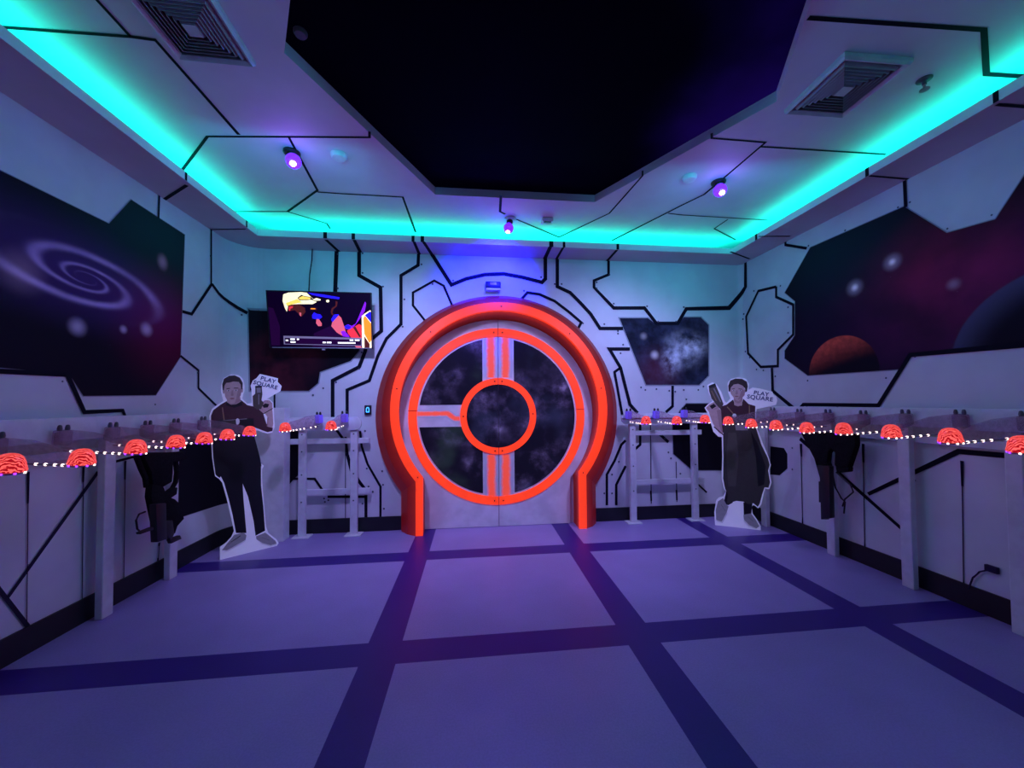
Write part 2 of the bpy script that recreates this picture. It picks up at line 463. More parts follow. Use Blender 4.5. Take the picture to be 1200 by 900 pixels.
# one ring-shaped slab: underside, inner lip, upper side
outer = [(-A, YF), (B, YF), (B, D), (-A, D)]; inner = [(-XL, YN), (XR, YN), (XR, YC), (-XL, YC)]
lw = 0.02
inner2 = [(-XL-lw, YN-lw), (XR+lw, YN-lw), (XR+lw, YC+lw), (-XL-lw, YC+lw)]
for i in range(4):
    j = (i+1) % 4; o0, o1, n0, n1, k0, k1_ = outer[i], outer[j], inner[i], inner[j], inner2[i], inner2[j]
    so.add([(*o0, ZS), (*n0, ZS), (*n1, ZS), (*o1, ZS)], 0)
    so.add([(*n0, ZS), (*n0, ZS+LIP), (*n1, ZS+LIP), (*n1, ZS)], 1)
    so.add([(*n0, ZS+LIP), (*k0, ZS+LIP), (*k1_, ZS+LIP), (*n1, ZS+LIP)], 1)
    so.add([(*k0, ZS+LIP), (*k0, ZS+0.02), (*k1_, ZS+0.02), (*k1_, ZS+LIP)], 1)
    so.add([(*k0, ZS+0.02), (*o0, ZS+0.02), (*o1, ZS+0.02), (*k1_, ZS+0.02)], 1)
def zline(mb, px, w, z, mi, back=False):
    P = [on_z(p[0], p[1], z) for p in px]
    ws = [w*(p-EYE).dot(fw)/F for p in P]
    strip2(mb, [(p.x, p.y) for p in P], ws, lambda x, y: Vector((x, y, z)), mi, 5)
zso = ZS-0.002
for px, w in (([(186, 238), (219, 217)], 3.8), ([(250, 269), (288, 268.5)], 2), ([(382, 281), (394, 292)], 4), ([(415, 281), (421, 293)], 4), ([(485, 283), (491, 297)], 3.6),
              ([(496, 283), (506, 298)], 4), ([(645, 289), (639, 302)], 4.5), ([(660, 290), (653, 302)], 3), ([(723, 293), (713, 304)], 3.2),
              ([(856, 295), (872, 301)], 2.4), ([(889, 277), (919, 277)], 2.4), ([(1019, 206), (1058, 209.5)], 3), ([(1168, 122.5), (1205, 125.5)], 4.5)):
    a_, b_ = Vector(px[0]), Vector(px[-1]); wl = px[0] in ((186, 238), (250, 269))
    if wl: px = [tuple(a_+(a_-b_).normalized()*5)]+px[1:]
    else: px = px[:-1]+[tuple(b_+(b_-a_).normalized()*7)]
    zline(so, px, w, zso, 2)
def fasc(px, py, w, axis):
    if axis == 'y': p = on_y(px, py, YC-0.001); t = Vector((1, 0, 0))
    elif axis == 'l': p = on_x(px, py, -XL+0.001); t = Vector((0, 1, 0))
    else: p = on_x(px, py, XR-0.001); t = Vector((0, 1, 0))
    hw = w*(p-EYE).dot(fw)/F/2
    if axis != 'y': hw *= 1.6
    so.add([Vector((p.x, p.y, ZS))-t*hw, Vector((p.x, p.y, ZS))+t*hw, Vector((p.x, p.y, ZS+LIP))+t*hw, Vector((p.x, p.y, ZS+LIP))-t*hw], 2)
for a_ in ((381, 277, 4.2, 'y'), (414, 278, 4, 'y'), (484, 281, 3.4, 'y'), (495, 281, 4, 'y'), (646, 287, 5, 'y'), (661, 288, 3, 'y'), (724, 290, 3.2, 'y'),
           (218, 212, 2.2, 'l'), (289, 268, 1.8, 'l'), (886, 274, 2.2, 'r'), (1016, 202, 2.6, 'r'), (1167, 117, 3.2, 'r'), (854, 292, 2, 'r')):
    fasc(*a_)
tag(so.build('trim_1', [M_soffit, M_tray, M_line]), 'lowered ceiling border with a lip hiding the turquoise cove light', kind='structure')

# ------------------------------------------------------------------ tray ceiling with the six-sided opening
P1, P2, P3, P4 = on_z(333, 62, ZT), on_z(510, 228, ZT), on_z(697, 237, ZT), on_z(910, 119, ZT)
P1b = on_z(340, 0, ZT); P4b = on_z(951, 0, ZT)
yn = P1.y-1.25
k = (yn-P1.y)/(P1b.y-P1.y); N1 = P1.lerp(P1b, k)
k = (yn-P4.y)/(P4b.y-P4.y); N4 = P4.lerp(P4b, k)
OCT = [P1, P2, P3, P4, N4, N1]
bm_ = bmesh.new()
def loop(pts):
    vs = [bm_.verts.new(p) for p in pts]
    return [bm_.edges.new((vs[i], vs[(i+1) % len(vs)])) for i in range(len(vs))]
ed = loop([(-A, YF, ZT), (B, YF, ZT), (B, D, ZT), (-A, D, ZT)]) + loop(OCT)
bmesh.ops.triangle_fill(bm_, use_beauty=True, use_dissolve=False, edges=ed)
cl = MB(); cl.bm(bm_, 0)
RV = 0.065
for i in range(6):
    a_, c_ = OCT[i], OCT[(i+1) % 6]; hh = Vector((0, 0, RV))
    cl.add([a_, c_, c_+hh, a_+hh], 0)
zt = ZT-0.002
for px, w in (([(213, 200), (243, 160), (433, 161), (433, 154)], 3), ([(3, 32), (153, 43), (182, 47), (280, 158)], 4), ([(108, -6), (153, 43)], 4),
              ([(338, 160), (372, 223), (337, 248)], 2.8), ([(372, 225), (400, 227), (472, 231), (487, 272)], 2.4), ([(272, 248), (337, 248), (383, 262), (387, 268)], 1.8),
              ([(587, 229), (586, 248), (592, 251)], 3), ([(605, 257), (655, 278), (714, 250), (753, 206), (753, 200)], 2), ([(717, 282), (800, 240), (825, 228), (843, 213), (897, 167), (834, 162), (834, 156)], 2.6),
              ([(892, 172), (1038, 181)], 2.4), ([(783, 250), (800, 252), (900, 258)], 1.7), ([(853, 257), (837, 268), (862, 281)], 1.6),
              ([(947, 21), (1153, 35), (1156, 87), (1197, 89.5)], 5.5)):
    zline(cl, px, w, zt, 1)
tag(cl.build('ceiling', [M_tray, M_line]), 'pale tray ceiling with black panel lines and an six-sided opening', kind='structure')
# black panel above the opening, its blue glow painted into colour and emission
m, b = newmat('black_ceiling_painted_glow')
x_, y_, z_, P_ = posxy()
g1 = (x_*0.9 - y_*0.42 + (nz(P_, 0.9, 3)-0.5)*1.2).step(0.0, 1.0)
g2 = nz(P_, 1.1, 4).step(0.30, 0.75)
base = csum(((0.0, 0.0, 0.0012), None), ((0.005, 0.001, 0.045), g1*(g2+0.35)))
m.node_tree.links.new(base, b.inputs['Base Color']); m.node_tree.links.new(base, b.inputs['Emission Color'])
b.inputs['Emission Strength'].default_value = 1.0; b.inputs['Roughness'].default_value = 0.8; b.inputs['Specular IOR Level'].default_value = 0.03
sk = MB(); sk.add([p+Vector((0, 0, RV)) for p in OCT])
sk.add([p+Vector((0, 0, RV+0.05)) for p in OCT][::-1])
tag(sk.build('ceiling', m), 'black panel with a painted blue glow inside the six-sided ceiling opening', kind='structure')

# ------------------------------------------------------------------ space murals on the walls
def mural(name, px, material, label, border=2.0, cell=None):
    hits = [wall_hit(*p) for p in px]
    b = bmesh.new(); f = b.faces.new([b.verts.new((h[0], h[1], 0)) for h in hits])
    s0 = min(h[0] for h in hits); s1 = max(h[0] for h in hits)
    for s in SS:
        if s0 < s < s1: bmesh.ops.bisect_plane(b, geom=b.verts[:]+b.edges[:]+b.faces[:], plane_co=(s, 0, 0), plane_no=(1, 0, 0))
    mb = MB()
    off = 0.0035
    for f in b.faces:
        vs = [v.co.copy() for v in f.verts]
        if f.normal.z < 0: vs.reverse()
        mb.add([wall_pt(v.x, v.y, off) for v in vs], 0, [(v.x, v.y) for v in vs])
    b.free()
    if border:
        ring = [(h[0], h[1]) for h in hits]
        cx = sum(p[0] for p in ring)/len(ring); cz = sum(p[1] for p in ring)/len(ring)
        t = sum(h[2] for h in hits)/len(hits); w = border*t/F
        rr = ring+[ring[0], ring[1]]
        L, R = offset_line(rr, w)
        for i in range(1, len(rr)-1):
            j = i if i < len(ring) else 0
            q0, q1 = rr[i], rr[i+1]; 
            n = max(1, int((Vector(q1)-Vector(q0)).length/0.08))
            for k in range(n):
                a, c = k/n, (k+1)/n
                la, lb = (L[i], L[i+1]) if i+1 < len(rr)-1 else (L[i], L[1])
                ra, rb = (R[i], R[i+1]) if i+1 < len(rr)-1 else (R[i], R[1])
                q = [la.lerp(lb, a), ra.lerp(rb, a), ra.lerp(rb, c), la.lerp(lb, c)]
                mb.add([wall_pt(p.x, p.y, 0.003) for p in q], 1)
    o = mb.build(name, [material, M_edge])
    tag(o, label, 'mural')
    return o
def blob(u, v, c, r, rx=1.0):
    return (((u-c[0])/rx).pow(2.0) + (v-c[1]).pow(2.0)).sqrt().step(0.0, r, 1.0, 0.0)
def uvc(px, py):
    h = wall_hit(px, py); return (h[0], h[1])

# spiral galaxy
gc = uvc(100, 326)
def spiral(u, v, uv):
    du = (u-gc[0])/0.50; dv = ((v-gc[1]) + (u-gc[0])*0.09)/0.19
    X_ = du; Y_ = dv
    r = (X_*X_ + Y_*Y_ + 0.0004).sqrt()
    th = Y_.atan2(X_)
    n = nz(uv, 3.0, 4)
    arm = ((th*2.0 + r.ln()*8.5 + 0.6 + (n-0.5)*1.2).sin()*0.5+0.5).pow(3.5)*r.step(0.10, 0.3)*r.step(0.85, 1.3, 1.0, 0.0)
    halo = r.step(0.0, 2.2, 1.0, 0.0)
    sp = blob(u, v, uvc(90, 383), 0.075) + blob(u, v, uvc(171, 386), 0.07) + blob(u, v, uvc(144, 386), 0.04)
    sp2 = blob(u, v, uvc(190, 307), 0.085, 0.8) + blob(u, v, uvc(24, 318), 0.16)*0.6
    red = blob(u, v, uvc(195, 385), 0.6)
    grn = blob(u, v, uvc(190, 275), 0.7, 1.4)
    st = stars(uv, 9, 0.035)
    return (((0.0015, 0.001, 0.006), None), ((0.013, 0.004, 0.060), halo), ((0.095, 0.075, 0.25), arm*(n.step(0.2, 0.7, 0.5, 1.2))), ((0.11, 0.095, 0.25), sp), ((0.08, 0.055, 0.12), sp2),
            ((0.03, 0.0, 0.012), red), ((0.0, 0.010, 0.012), grn), ((0.05, 0.05, 0.09), st))
mural('space_mural', [(-70, 158), (0, 200), (127, 262), (153, 234), (216, 275), (211, 418), (182, 463), (97, 464), (80, 438), (0, 431), (-70, 425)],
      galaxy_mat('spiral_galaxy_paint', spiral, 0.5), 'large dark violet mural of a spiral galaxy on the side wall', 2.0)
# planets
pc, pr = uvc(986, 436), None
pe = uvc(1029, 418); pr = math.hypot(pe[0]-pc[0], pe[1]-pc[1])
bc = uvc(1265, 420); br = 1.0*math.hypot(uvc(1155, 350)[0]-bc[0], uvc(1155, 350)[1]-bc[1])
def planets(u, v, uv):
    n = nz(uv, 2.2, 5); n2 = nz(uv, 20, 3)
    d = ((u-pc[0]).pow(2.0)+(v-pc[1]).pow(2.0)).sqrt()
    inside = d.step(pr*0.97, pr*1.0, 1.0, 0.0)
    lit = ((u-pc[0])*-0.25+(v-pc[1])*1.0 + (d*d)*0.2).step(0.12*pr, 1.1*pr)*n2.step(0.3, 0.75, 0.65, 1.15)
    d2 = ((u-bc[0]).pow(2.0)+(v-bc[1]).pow(2.0)).sqrt()
    in2 = d2.step(br*0.97, br*1.0, 1.0, 0.0)
    lit2 = d2.step(br*0.62, br*1.0)*((v-bc[1])*0.9+(u-bc[0])*-0.5).step(0.0, br)
    n3 = 1-inside.max(in2)
    c0 = uvc(1125, 300); c1 = uvc(1090, 345)
    reda = (blob(u, v, c0, 0.55, 1.2)+blob(u, v, c1, 0.65, 1.3)*0.8)*n.step(0.3, 0.7, 0.35, 1.1)*n3
    vio = (blob(u, v, uvc(1040, 380), 0.9, 1.5)+blob(u, v, uvc(1175, 310), 0.5)*0.8)*n.step(0.25, 0.7, 0.5, 1.0)*n3
    grn = blob(u, v, uvc(975, 290), 0.7, 1.3)*n3
    st = (blob(u, v, uvc(1046, 307), 0.085)*1.0 + blob(u, v, uvc(1002, 337), 0.09) + blob(u, v, uvc(1118, 333), 0.055)*0.5 + stars(uv, 8, 0.03)*0.4)*n3
    st2 = (blob(u, v, uvc(1046, 307), 0.035)+blob(u, v, uvc(1002, 337), 0.04))*n3
    return (((0.0015, 0.001, 0.006), None), ((0.034, 0.001, 0.011), reda), ((0.006, 0.001, 0.018), vio), ((0.0, 0.006, 0.010), grn), ((0.10, 0.11, 0.22), st), ((0.2, 0.22, 0.35), st2),
            ((0.21, 0.030, 0.028), lit*inside), ((0.018, 0.02, 0.065), lit2*in2))
mural('space_mural', [(950, 290), (1060, 242), (1110, 273), (1167, 257), (1200, 207), (1240, 148), (1330, 95), (1330, 390), (1200, 402), (1067, 415), (1053, 433), (947, 440), (920, 420), (920, 411), (932, 393), (932, 353), (920, 343)],
      galaxy_mat('planets_paint', planets, 0.42), 'large dark mural of a red planet and a blue planet on the side wall', 2.0)
# small star-cloud window right of the door
def cloud(u, v, uv):
    n = nz(uv, 4, 6, 0.6); n2 = nz(uv, 9, 4)
    c0 = uvc(800, 410); c1 = uvc(786, 425); c2 = uvc(815, 405)
    k = (blob(u, v, c0, 0.30, 1.2)+blob(u, v, c1, 0.24, 0.7)+blob(u, v, c2, 0.2, 1.4)*0.6)*n.step(0.38, 0.66)
    sp = blob(u, v, uvc(767, 416), 0.07)+blob(u, v, uvc(754, 394), 0.06)*0.5
    return (((0.003, 0.004, 0.014), None), ((0.012, 0.016, 0.045), n2.step(0.3, 0.8)), ((0.22, 0.26, 0.46), k), ((0.25, 0.25, 0.35), sp), ((0.03, 0.004, 0.012), blob(u, v, uvc(770, 435), 0.4)),
            ((0.2, 0.2, 0.3), stars(uv, 14, 0.03)))
mural('space_mural', [(726, 373), (759, 373), (769, 380), (794, 380), (801, 372), (821, 372), (830, 381), (830, 440), (819, 451), (757, 451)],
      galaxy_mat('star_cloud_paint', cloud, 0.5), 'small space mural with a pale blue star cloud on the end wall', 2.6)
def darks(px):
    c = uvc(*px)
    def fn(u, v, uv):
        return (((0.0015, 0.001, 0.005), None), ((0.035, 0.004, 0.012), blob(u, v, c, 0.55)*nz(uv, 3, 4).step(0.3, 0.7)), ((0.03, 0.03, 0.06), stars(uv, 9, 0.03)))
    return fn
mural('space_mural', [(291, 362), (400, 362), (423, 385), (421, 411), (411, 423), (375, 436), (373, 449), (362, 458), (293, 458)],
      galaxy_mat('dark_red_space_paint', darks((330, 430)), 0.5), 'dark reddish space mural behind the television', 2.6)
mural('space_mural', [(797, 481), (804, 473), (866, 473), (866, 551), (811, 551), (789, 532), (788, 496)],
      galaxy_mat('dark_blue_space_paint', darks((760, 600)), 0.5), 'nearly black space mural low on the end wall behind the posing cutout of a woman', 1.8)
mural('space_mural', [(305, 478), (332, 479), (341, 490), (356, 505), (355, 552), (345, 561), (332, 576), (305, 600)],
      galaxy_mat('black_space_paint', darks((300, 700)), 0.5), 'nearly black space mural low between the white column and a rack post', 0)
mural('space_mural', [(196, 512), (240, 506), (276, 503), (276, 588), (209, 607), (196, 570)],
      galaxy_mat('black_side_space_paint', darks((500, 700)), 0.5), 'nearly black space mural low on the side wall behind the man cutout', 0)
mural('space_mural', [(903, 523), (919, 525), (923, 532), (923, 549), (914, 557), (903, 556)],
      galaxy_mat('black_small_space_paint', darks((700, 700)), 0.5), 'tiny black angular mural low on the planets wall beside a rack post', 0)
# lower mural sits just under the shelf line

# ------------------------------------------------------------------ round door
ZC = on_y(582, 487.5, D-0.03).z
XC = (on_y(478.5, 488, D-0.03).x + on_y(684.5, 485, D-0.03).x)/2
RIM = (on_y(684.5, 485, D-0.03).x - on_y(478.5, 488, D-0.03).x)/2
px2m = RIM/103.0
YL = D-0.03                             # front of the leaves
root = empty('door_1', (XC, D, 0), 'round white double door with orange rims inside a thick orange arch', kind='structure')
# arch measured from the picture on its own planes
YR = D-0.22
Ro = (on_y(722.5, 482, D).x - on_y(440, 487, D).x)/2; Xo = (on_y(722.5, 482, D).x + on_y(440, 487, D).x)/2
Zo = on_y(580, 347, D).z - Ro
Rr = (on_y(711.5, 468, YR).x - on_y(457, 468, YR).x)/2; Xr_ = (on_y(711.5, 468, YR).x + on_y(457, 468, YR).x)/2
Zr = on_y(582, 354, YR).z - Rr
Rq = Rr-0.085
zj = on_y(470, 573, D).z
lo_l, lo_r = on_y(470, 600, D).x, on_y(698, 592, D).x
lr_l, lr_r = on_y(487, 600, YR).x, on_y(687.5, 592, YR).x
lq_l, lq_r = on_y(495.5, 600, YR).x, on_y(679, 592, YR).x
li_l, li_r = on_y(498, 600, D).x, on_y(672, 592, D).x
def mixs(k): return (Ro*(1-k)+Rr*k, Xo*(1-k)+Xr_*k, Zo*(1-k)+Zr*k, lo_l*(1-k)+lr_l*k, lo_r*(1-k)+lr_r*k)
Ri = Rq+0.01
sec = [((Ro, Xo, Zo, lo_l, lo_r), D, 0.0), (mixs(0.10), D-0.06, 0.14), (mixs(0.5), D-0.155, 0.36), ((Rr, Xr_, Zr, lr_l, lr_r), YR, 0.56), ((Rq, Xr_, Zr, lq_l, lq_r), YR, 0.75),
       ((Rq, (XC+Xr_)/2, (Zr+ZC)/2, (lq_l+li_l)/2, (lq_r+li_r)/2), D-0.10, 0.80), ((Ri, XC, ZC, li_l, li_r), D-0.002, 1.0)]
ar = MB(); NA = 72
def sec_path(R, xc, zc, xl, xr):
    a0 = -math.acos(max(-1, min(1, (xr-xc)/R))); a1 = math.pi+math.acos(max(-1, min(1, (xc-xl)/R)))
    z0 = zc+R*math.sin(a0); z1 = zc+R*math.sin(a1)
    pts = [(xr, 0.0), (xr, z0*0.5)]
    for i in range(NA+1):
        a = a0+(a1-a0)*i/NA; pts.append((xc+R*math.cos(a), zc+R*math.sin(a)))
    return pts+[(xl, z1*0.5), (xl, 0.0)]
paths = [(sec_path(*g), y, u) for g, y, u in sec]
for (p, y, u), (q, y2, u2) in zip(paths, paths[1:]):
    for i in range(len(p)-1):
        ar.add([(p[i][0], y, p[i][1]), (p[i+1][0], y, p[i+1][1]), (q[i+1][0], y2, q[i+1][1]), (q[i][0], y2, q[i][1])], 0, [(u, 0), (u, 1), (u2, 1), (u2, 0)])
# screws on the ridge
for a in (90, 48, 12, 168, 132, -38, 218):
    a = math.radians(a); rr = (Rr+Rq)/2
    ar.lathe([(0.008, 0), (0.008, 0.004), (0.004, 0.006)], (Xr_+rr*math.cos(a), YR, Zr+rr*math.sin(a)), Matrix.Rotation(math.pi/2, 3, 'X'), 8, 1)
part(ar, 'door_frame', [M_arch, M_screw], root, 'thick fluorescent orange arch shading to dark red at its outer edge', smooth=True)

def arc_pts(R, a0, a1, n): return [(XC+R*math.cos(a0+(a1-a0)*i/n), ZC+R*math.sin(a0+(a1-a0)*i/n)) for i in range(n+1)]
xleg = min(XC-li_l, li_r-XC); zj = ZC-math.sqrt(Ri*Ri-xleg*xleg)
def door_space(off, tone):
    def fn(u, v, uv):
        n = nz(uv, 3.2, 6, 0.62, off); n2 = nz(uv, 2.0, 4, 0.5, (off[0]+4, 3, 0)); n3 = nz(uv, 1.6, 3, 0.5, (off[0]+9, 1, 0))
        return (((0.006, 0.005, 0.014), None), ((0.085, 0.06, 0.14), n.step(0.42, 0.70)*n2.step(0.35, 0.65)), ((0.20, 0.17, 0.30), n.step(0.54, 0.74)*n2.step(0.45, 0.7)),
                (tone, n3.step(0.52, 0.72)*0.8), ((0.3, 0.3, 0.4), stars(uv, 16, 0.022, off)), ((0.35, 0.35, 0.45), stars(uv, 5, 0.018, off)))
    return fn
M_pane_a = galaxy_mat('door_space_paint_green', door_space((2.3, 0, 0), (0.015, 0.03, 0.018)), 0.45)
M_pane_b = galaxy_mat('door_space_paint_violet', door_space((7.7, 2, 0), (0.018, 0.022, 0.05)), 0.45)
RW = RIM-0.088-0.02; RWo = RIM-0.088     # rim inner, window outer radius
HO, HI = 44.5*px2m, 37.0*px2m            # hub ring
BW = 18.5*px2m                           # half width of the upright bars
BAR0, BAR1 = on_y(510, 500.5, YL).z, on_y(510, 474.5, YL).z
for side in (-1, 1):
    lf = MB()
    t0 = math.asin((zj-ZC)/Ri)
    pts = [(XC+side*0.003, 0.004), (XC+side*(xleg-0.002), 0.004)]
    aa = [t0+(math.pi/2-t0)*i/30 for i in range(31)]
    pts += [(XC+side*(Ri-0.002)*math.cos(a), ZC+(Ri-0.002)*math.sin(a)) for a in aa[:-1]] + [(XC+side*0.003, ZC+Ri-0.002)]
    lf.prism([(x, YL, z) for x, z in pts], (0, 0.026, 0), 0)
    leaf = part(lf, 'door_leaf', M_leaf, root, 'pale door leaf with one tall half-round space panel' if side > 0 else 'pale door leaf with two quarter-round space panels and a cross bar')
    def sub(mb, name, mats, label=None, smooth=False):
        o = mb.build(name, mats, leaf, smooth)
        for v in o.data.vertices: v.co -= Vector(root.location)
        if label: o['label'] = label
        return o
    A0, A1 = (-math.pi/2, math.pi/2) if side > 0 else (math.pi/2, 3*math.pi/2)
    def ringmesh(mb, Ra, Rb, y, mi=0, th=0.006, g=0.003):
        n = 48
        def pt(R, a):
            x = XC+R*math.cos(a); x = max(x, XC+g) if side > 0 else min(x, XC-g)
            return x, ZC+R*math.sin(a)
        for i in range(n):
            a, c = A0+(A1-A0)*i/n, A0+(A1-A0)*(i+1)/n
            q = [pt(Ra, a), pt(Rb, a), pt(Rb, c), pt(Ra, c)]
            mb.add([(x, y-th, z) for x, z in q], mi)
            mb.add([(q[1][0], y-th, q[1][1]), (q[1][0], y, q[1][1]), (q[2][0], y, q[2][1]), (q[2][0], y-th, q[2][1])], mi)
            mb.add([(q[0][0], y, q[0][1]), (q[0][0], y-th, q[0][1]), (q[3][0], y-th, q[3][1]), (q[3][0], y, q[3][1])], mi)
    rm = MB(); ringmesh(rm, RWo, RIM, YL-0.001, 0, 0.008)
    for a in ((-87, 87, 4) if side > 0 else (93, 176, 267)):
        a = math.radians(a); R_ = (RWo+RIM)/2
        if a != math.radians(4) and a != math.radians(176):
            rm.lathe([(0.009, 0), (0.009, 0.004)], (XC+R_*math.cos(a), YL-0.009, ZC+R_*math.sin(a)), Matrix.Rotation(math.pi/2, 3, 'X'), 8, 1)
        else:
            rm.box((XC+R_*math.cos(a), YL-0.0095, ZC+R_*math.sin(a)), (0.09, 0.002, 0.007), 1)
    sub(rm, 'orange_rim', [M_orange, M_screw])
    hb = MB(); ringmesh(hb, HI, HO, YL-0.001, 0, 0.012)
    for a in ((-84, 3, 84) if side > 0 else (96, 180, 264)):
        a = math.radians(a); R_ = (HI+HO)/2
        hb.lathe([(0.009, 0), (0.009, 0.004)], (XC+R_*math.cos(a), YL-0.013, ZC+R_*math.sin(a)), Matrix.Rotation(math.pi/2, 3, 'X'), 8, 1)
    sub(hb, 'hub_ring', [M_orange, M_screw])
    hp = MB(); ppts = [(XC+HI*math.cos(A0+(A1-A0)*i/32), ZC+HI*math.sin(A0+(A1-A0)*i/32)) for i in range(33)]
    ppts = [((max(x, XC+0.002) if side > 0 else min(x, XC-0.002)), z) for x, z in ppts]
    hp.add([(x, YL-0.004, z) for x, z in ppts], 0, [(x*1.0, z) for x, z in ppts]); sub(hp, 'hub_panel', M_pane_b)
    # window panels: between hub ring, uprights and rim
    def pane(zlo, zhi):
        """outline of the space panel on this leaf between two heights"""
        xa = BW
        a_hi = math.asin(min(1, (zhi-ZC)/RW)) if zhi is not None else math.acos(xa/RW)
        a_lo = math.asin(max(-1, (zlo-ZC)/RW)) if zlo is not None else -math.acos(xa/RW)
        out = [(RW*math.cos(a_lo+(a_hi-a_lo)*i/30), RW*math.sin(a_lo+(a_hi-a_lo)*i/30)) for i in range(31)]
        h_hi = math.asin((zhi-ZC)/HO) if zhi is not None else math.acos(xa/HO)
        h_lo = math.asin((zlo-ZC)/HO) if zlo is not None else -math.acos(xa/HO)
        out += [(HO*math.cos(h_hi+(h_lo-h_hi)*i/20), HO*math.sin(h_hi+(h_lo-h_hi)*i/20)) for i in range(21)]
        return [(XC+side*x, ZC+z) for x, z in out]
    if side > 0:
        wp = MB(); q = pane(None, None); 
        wp.prism([(x, YL, z) for x, z in q], (0, -0.003, 0)); wp.uv = [[(wp.v[i].x, wp.v[i].z) for i in f] for f in wp.f]
        sub(wp, 'space_panel', M_pane_b, 'tall half-round star field panel')
    else:
        for lo, hi, mm in ((BAR1, None, M_pane_a), (None, BAR0, M_pane_a)):
            wp = MB(); q = pane(lo, hi)
            wp.prism([(x, YL, z) for x, z in q], (0, -0.003, 0)); wp.uv = [[(wp.v[i].x, wp.v[i].z) for i in f] for f in wp.f]
            sub(wp, 'space_panel', mm, 'quarter-round star field panel above the cross bar' if lo else 'quarter-round star field panel below the cross bar')
    # painted soft stripes on the uprights
    for z0, z1 in ((ZC+HO+0.005, ZC+RWo-0.005), (ZC-RWo+0.005, ZC-HO-0.005)):
        st = MB(); xs = XC+side*BW*0.46
        strip2(st, [(xs, z0), (xs, z1)], BW*0.85, lambda x, z: Vector((x, YL-0.0015, z)), 0, 1)
        sub(st, 'orange_stripe', M_stripe)
    if side < 0:
        st = MB(); zm = (BAR0+BAR1)/2
        strip2(st, [(XC-RWo+0.005, zm-0.005+0.03), (XC-RWo*0.63, zm+0.025), (XC-RWo*0.54, zm-0.03), (XC-HO-0.005, zm-0.03)], 0.085, lambda x, z: Vector((x, YL-0.0015, z)), 0, 1)
        sub(st, 'orange_stripe', M_stripe)

# ------------------------------------------------------------------ lamps, vents and small fittings on the ceiling
M_uvbulb = mat('violet_bulb_glass', (0.12, 0.03, 0.7), 0.15, 2.2, (0.10, 0.01, 1.0))
M_core = mat('violet_bulb_core', (1, 0.9, 1), 0.3, 14.0, (0.85, 0.55, 1.0))
def lamp(px_base, py_base, px_b, py_b, label, energy, white=False):
    p = on_z(px_base, py_base, ZT)
    root = empty('ceiling_lamp', p, label, 'lamp', 'violet lamps on the tray ceiling')
    tp = on_z(px_b, py_b, ZT-0.15)
    mb = MB(); mb.lathe([(0.055, 0), (0.055, -0.012), (0.045, -0.022)], p, None, 20); part(mb, 'rose', M_whiteplas if white else M_black, root, smooth=True)
    d = (tp-p).normalized(); R = Vector((0, 0, -1)).rotation_difference(d).to_matrix()
    mb = MB(); mb.lathe([(0.022, -0.015), (0.030, -0.030), (0.030, -0.050), (0.022, -0.058)], p, R, 16); part(mb, 'holder', M_black, root, smooth=True)
    prof = [(0.02, -0.055)]+[(0.05*math.sin(t), -0.105+0.05*math.cos(t)) for t in [0.5, 0.9, 1.3, 1.57, 1.9, 2.3, 2.7]]+[(0.004, -0.155)]
    mb = MB(); mb.lathe(prof, p, R, 20); bulb = part(mb, 'bulb', M_uvbulb, root, smooth=True)
    c = p+d*0.178
    mb = MB(); mb.lathe([(0.020, -0.002), (0.018, -0.008), (0.008, -0.012)], p+d*0.146+Vector((0, -0.016, 0)), R, 14)
    o = mb.build('filament_glow', M_core, bulb, True)
    for v in o.data.vertices: v.co -= Vector(root.location)
    L = bpy.data.lights.new('violet_bulb_light', 'POINT'); L.energy = energy; L.color = (0.26, 0.10, 1.0); L.shadow_soft_size = 0.045
    lo = bpy.data.objects.new('violet_bulb_light', L); C.objects.link(lo); lo.location = p+d*0.24
    return p
lamp(342, 178, 345, 196, 'violet ceiling bulb over the television side', 1.3)
lamp(842, 213, 845, 229, 'violet ceiling bulb near the planets wall', 1.3)
pm = lamp(598, 256, 595, 273, 'violet ceiling bulb in front of the round door', 1.0, True)

def vent(o, ex, ey, label):
    """square louvred diffuser; o = one corner, ex / ey = its sides"""
    ex = Vector(ex); ey = Vector(ey); c = o+(ex+ey)/2
    root = empty('ceiling_vent', c, label, 'vent', 'square ceiling vents')
    def sq(k, z): return [c+(-ex-ey)/2*k+Vector((0, 0, z)), c+(ex-ey)/2*k+Vector((0, 0, z)), c+(ex+ey)/2*k+Vector((0, 0, z)), c+(-ex+ey)/2*k+Vector((0, 0, z))]
    def ring(mb, k0, z0, k1, z1, mi=0):
        a, b_ = sq(k0, z0), sq(k1, z1)
        for i in range(4):
            j = (i+1) % 4; mb.add([a[i], a[j], b_[j], b_[i]], mi)
    mb = MB(); ring(mb, 1.0, -0.001, 1.0, -0.022); ring(mb, 1.0, -0.022, 0.95, -0.034); ring(mb, 0.95, -0.034, 0.86, -0.022); ring(mb, 0.86, -0.022, 0.86, -0.002)
    part(mb, 'frame', M_vent, root)
    mb = MB(); mb.add(sq(0.87, -0.002)); part(mb, 'backing', M_void, root)
    k = 0.84
    while k > 0.22:
        mb = MB(); ring(mb, k, -0.006, k-0.075, -0.036); ring(mb, k-0.075, -0.036, k-0.085, -0.035); ring(mb, k-0.085, -0.035, k-0.01, -0.005)
        part(mb, 'louver', M_slat, root); k -= 0.10
    mb = MB(); q = sq(0.16, -0.036); mb.prism(q, (0, 0, 0.02)); part(mb, 'centre_plate', M_vent, root)
q0, q1, q2 = on_z(990, 60, ZT), on_z(1073, 67, ZT), on_z(921, 127, ZT)
side = ((q1-q0).length+(q2-q0).length)/2
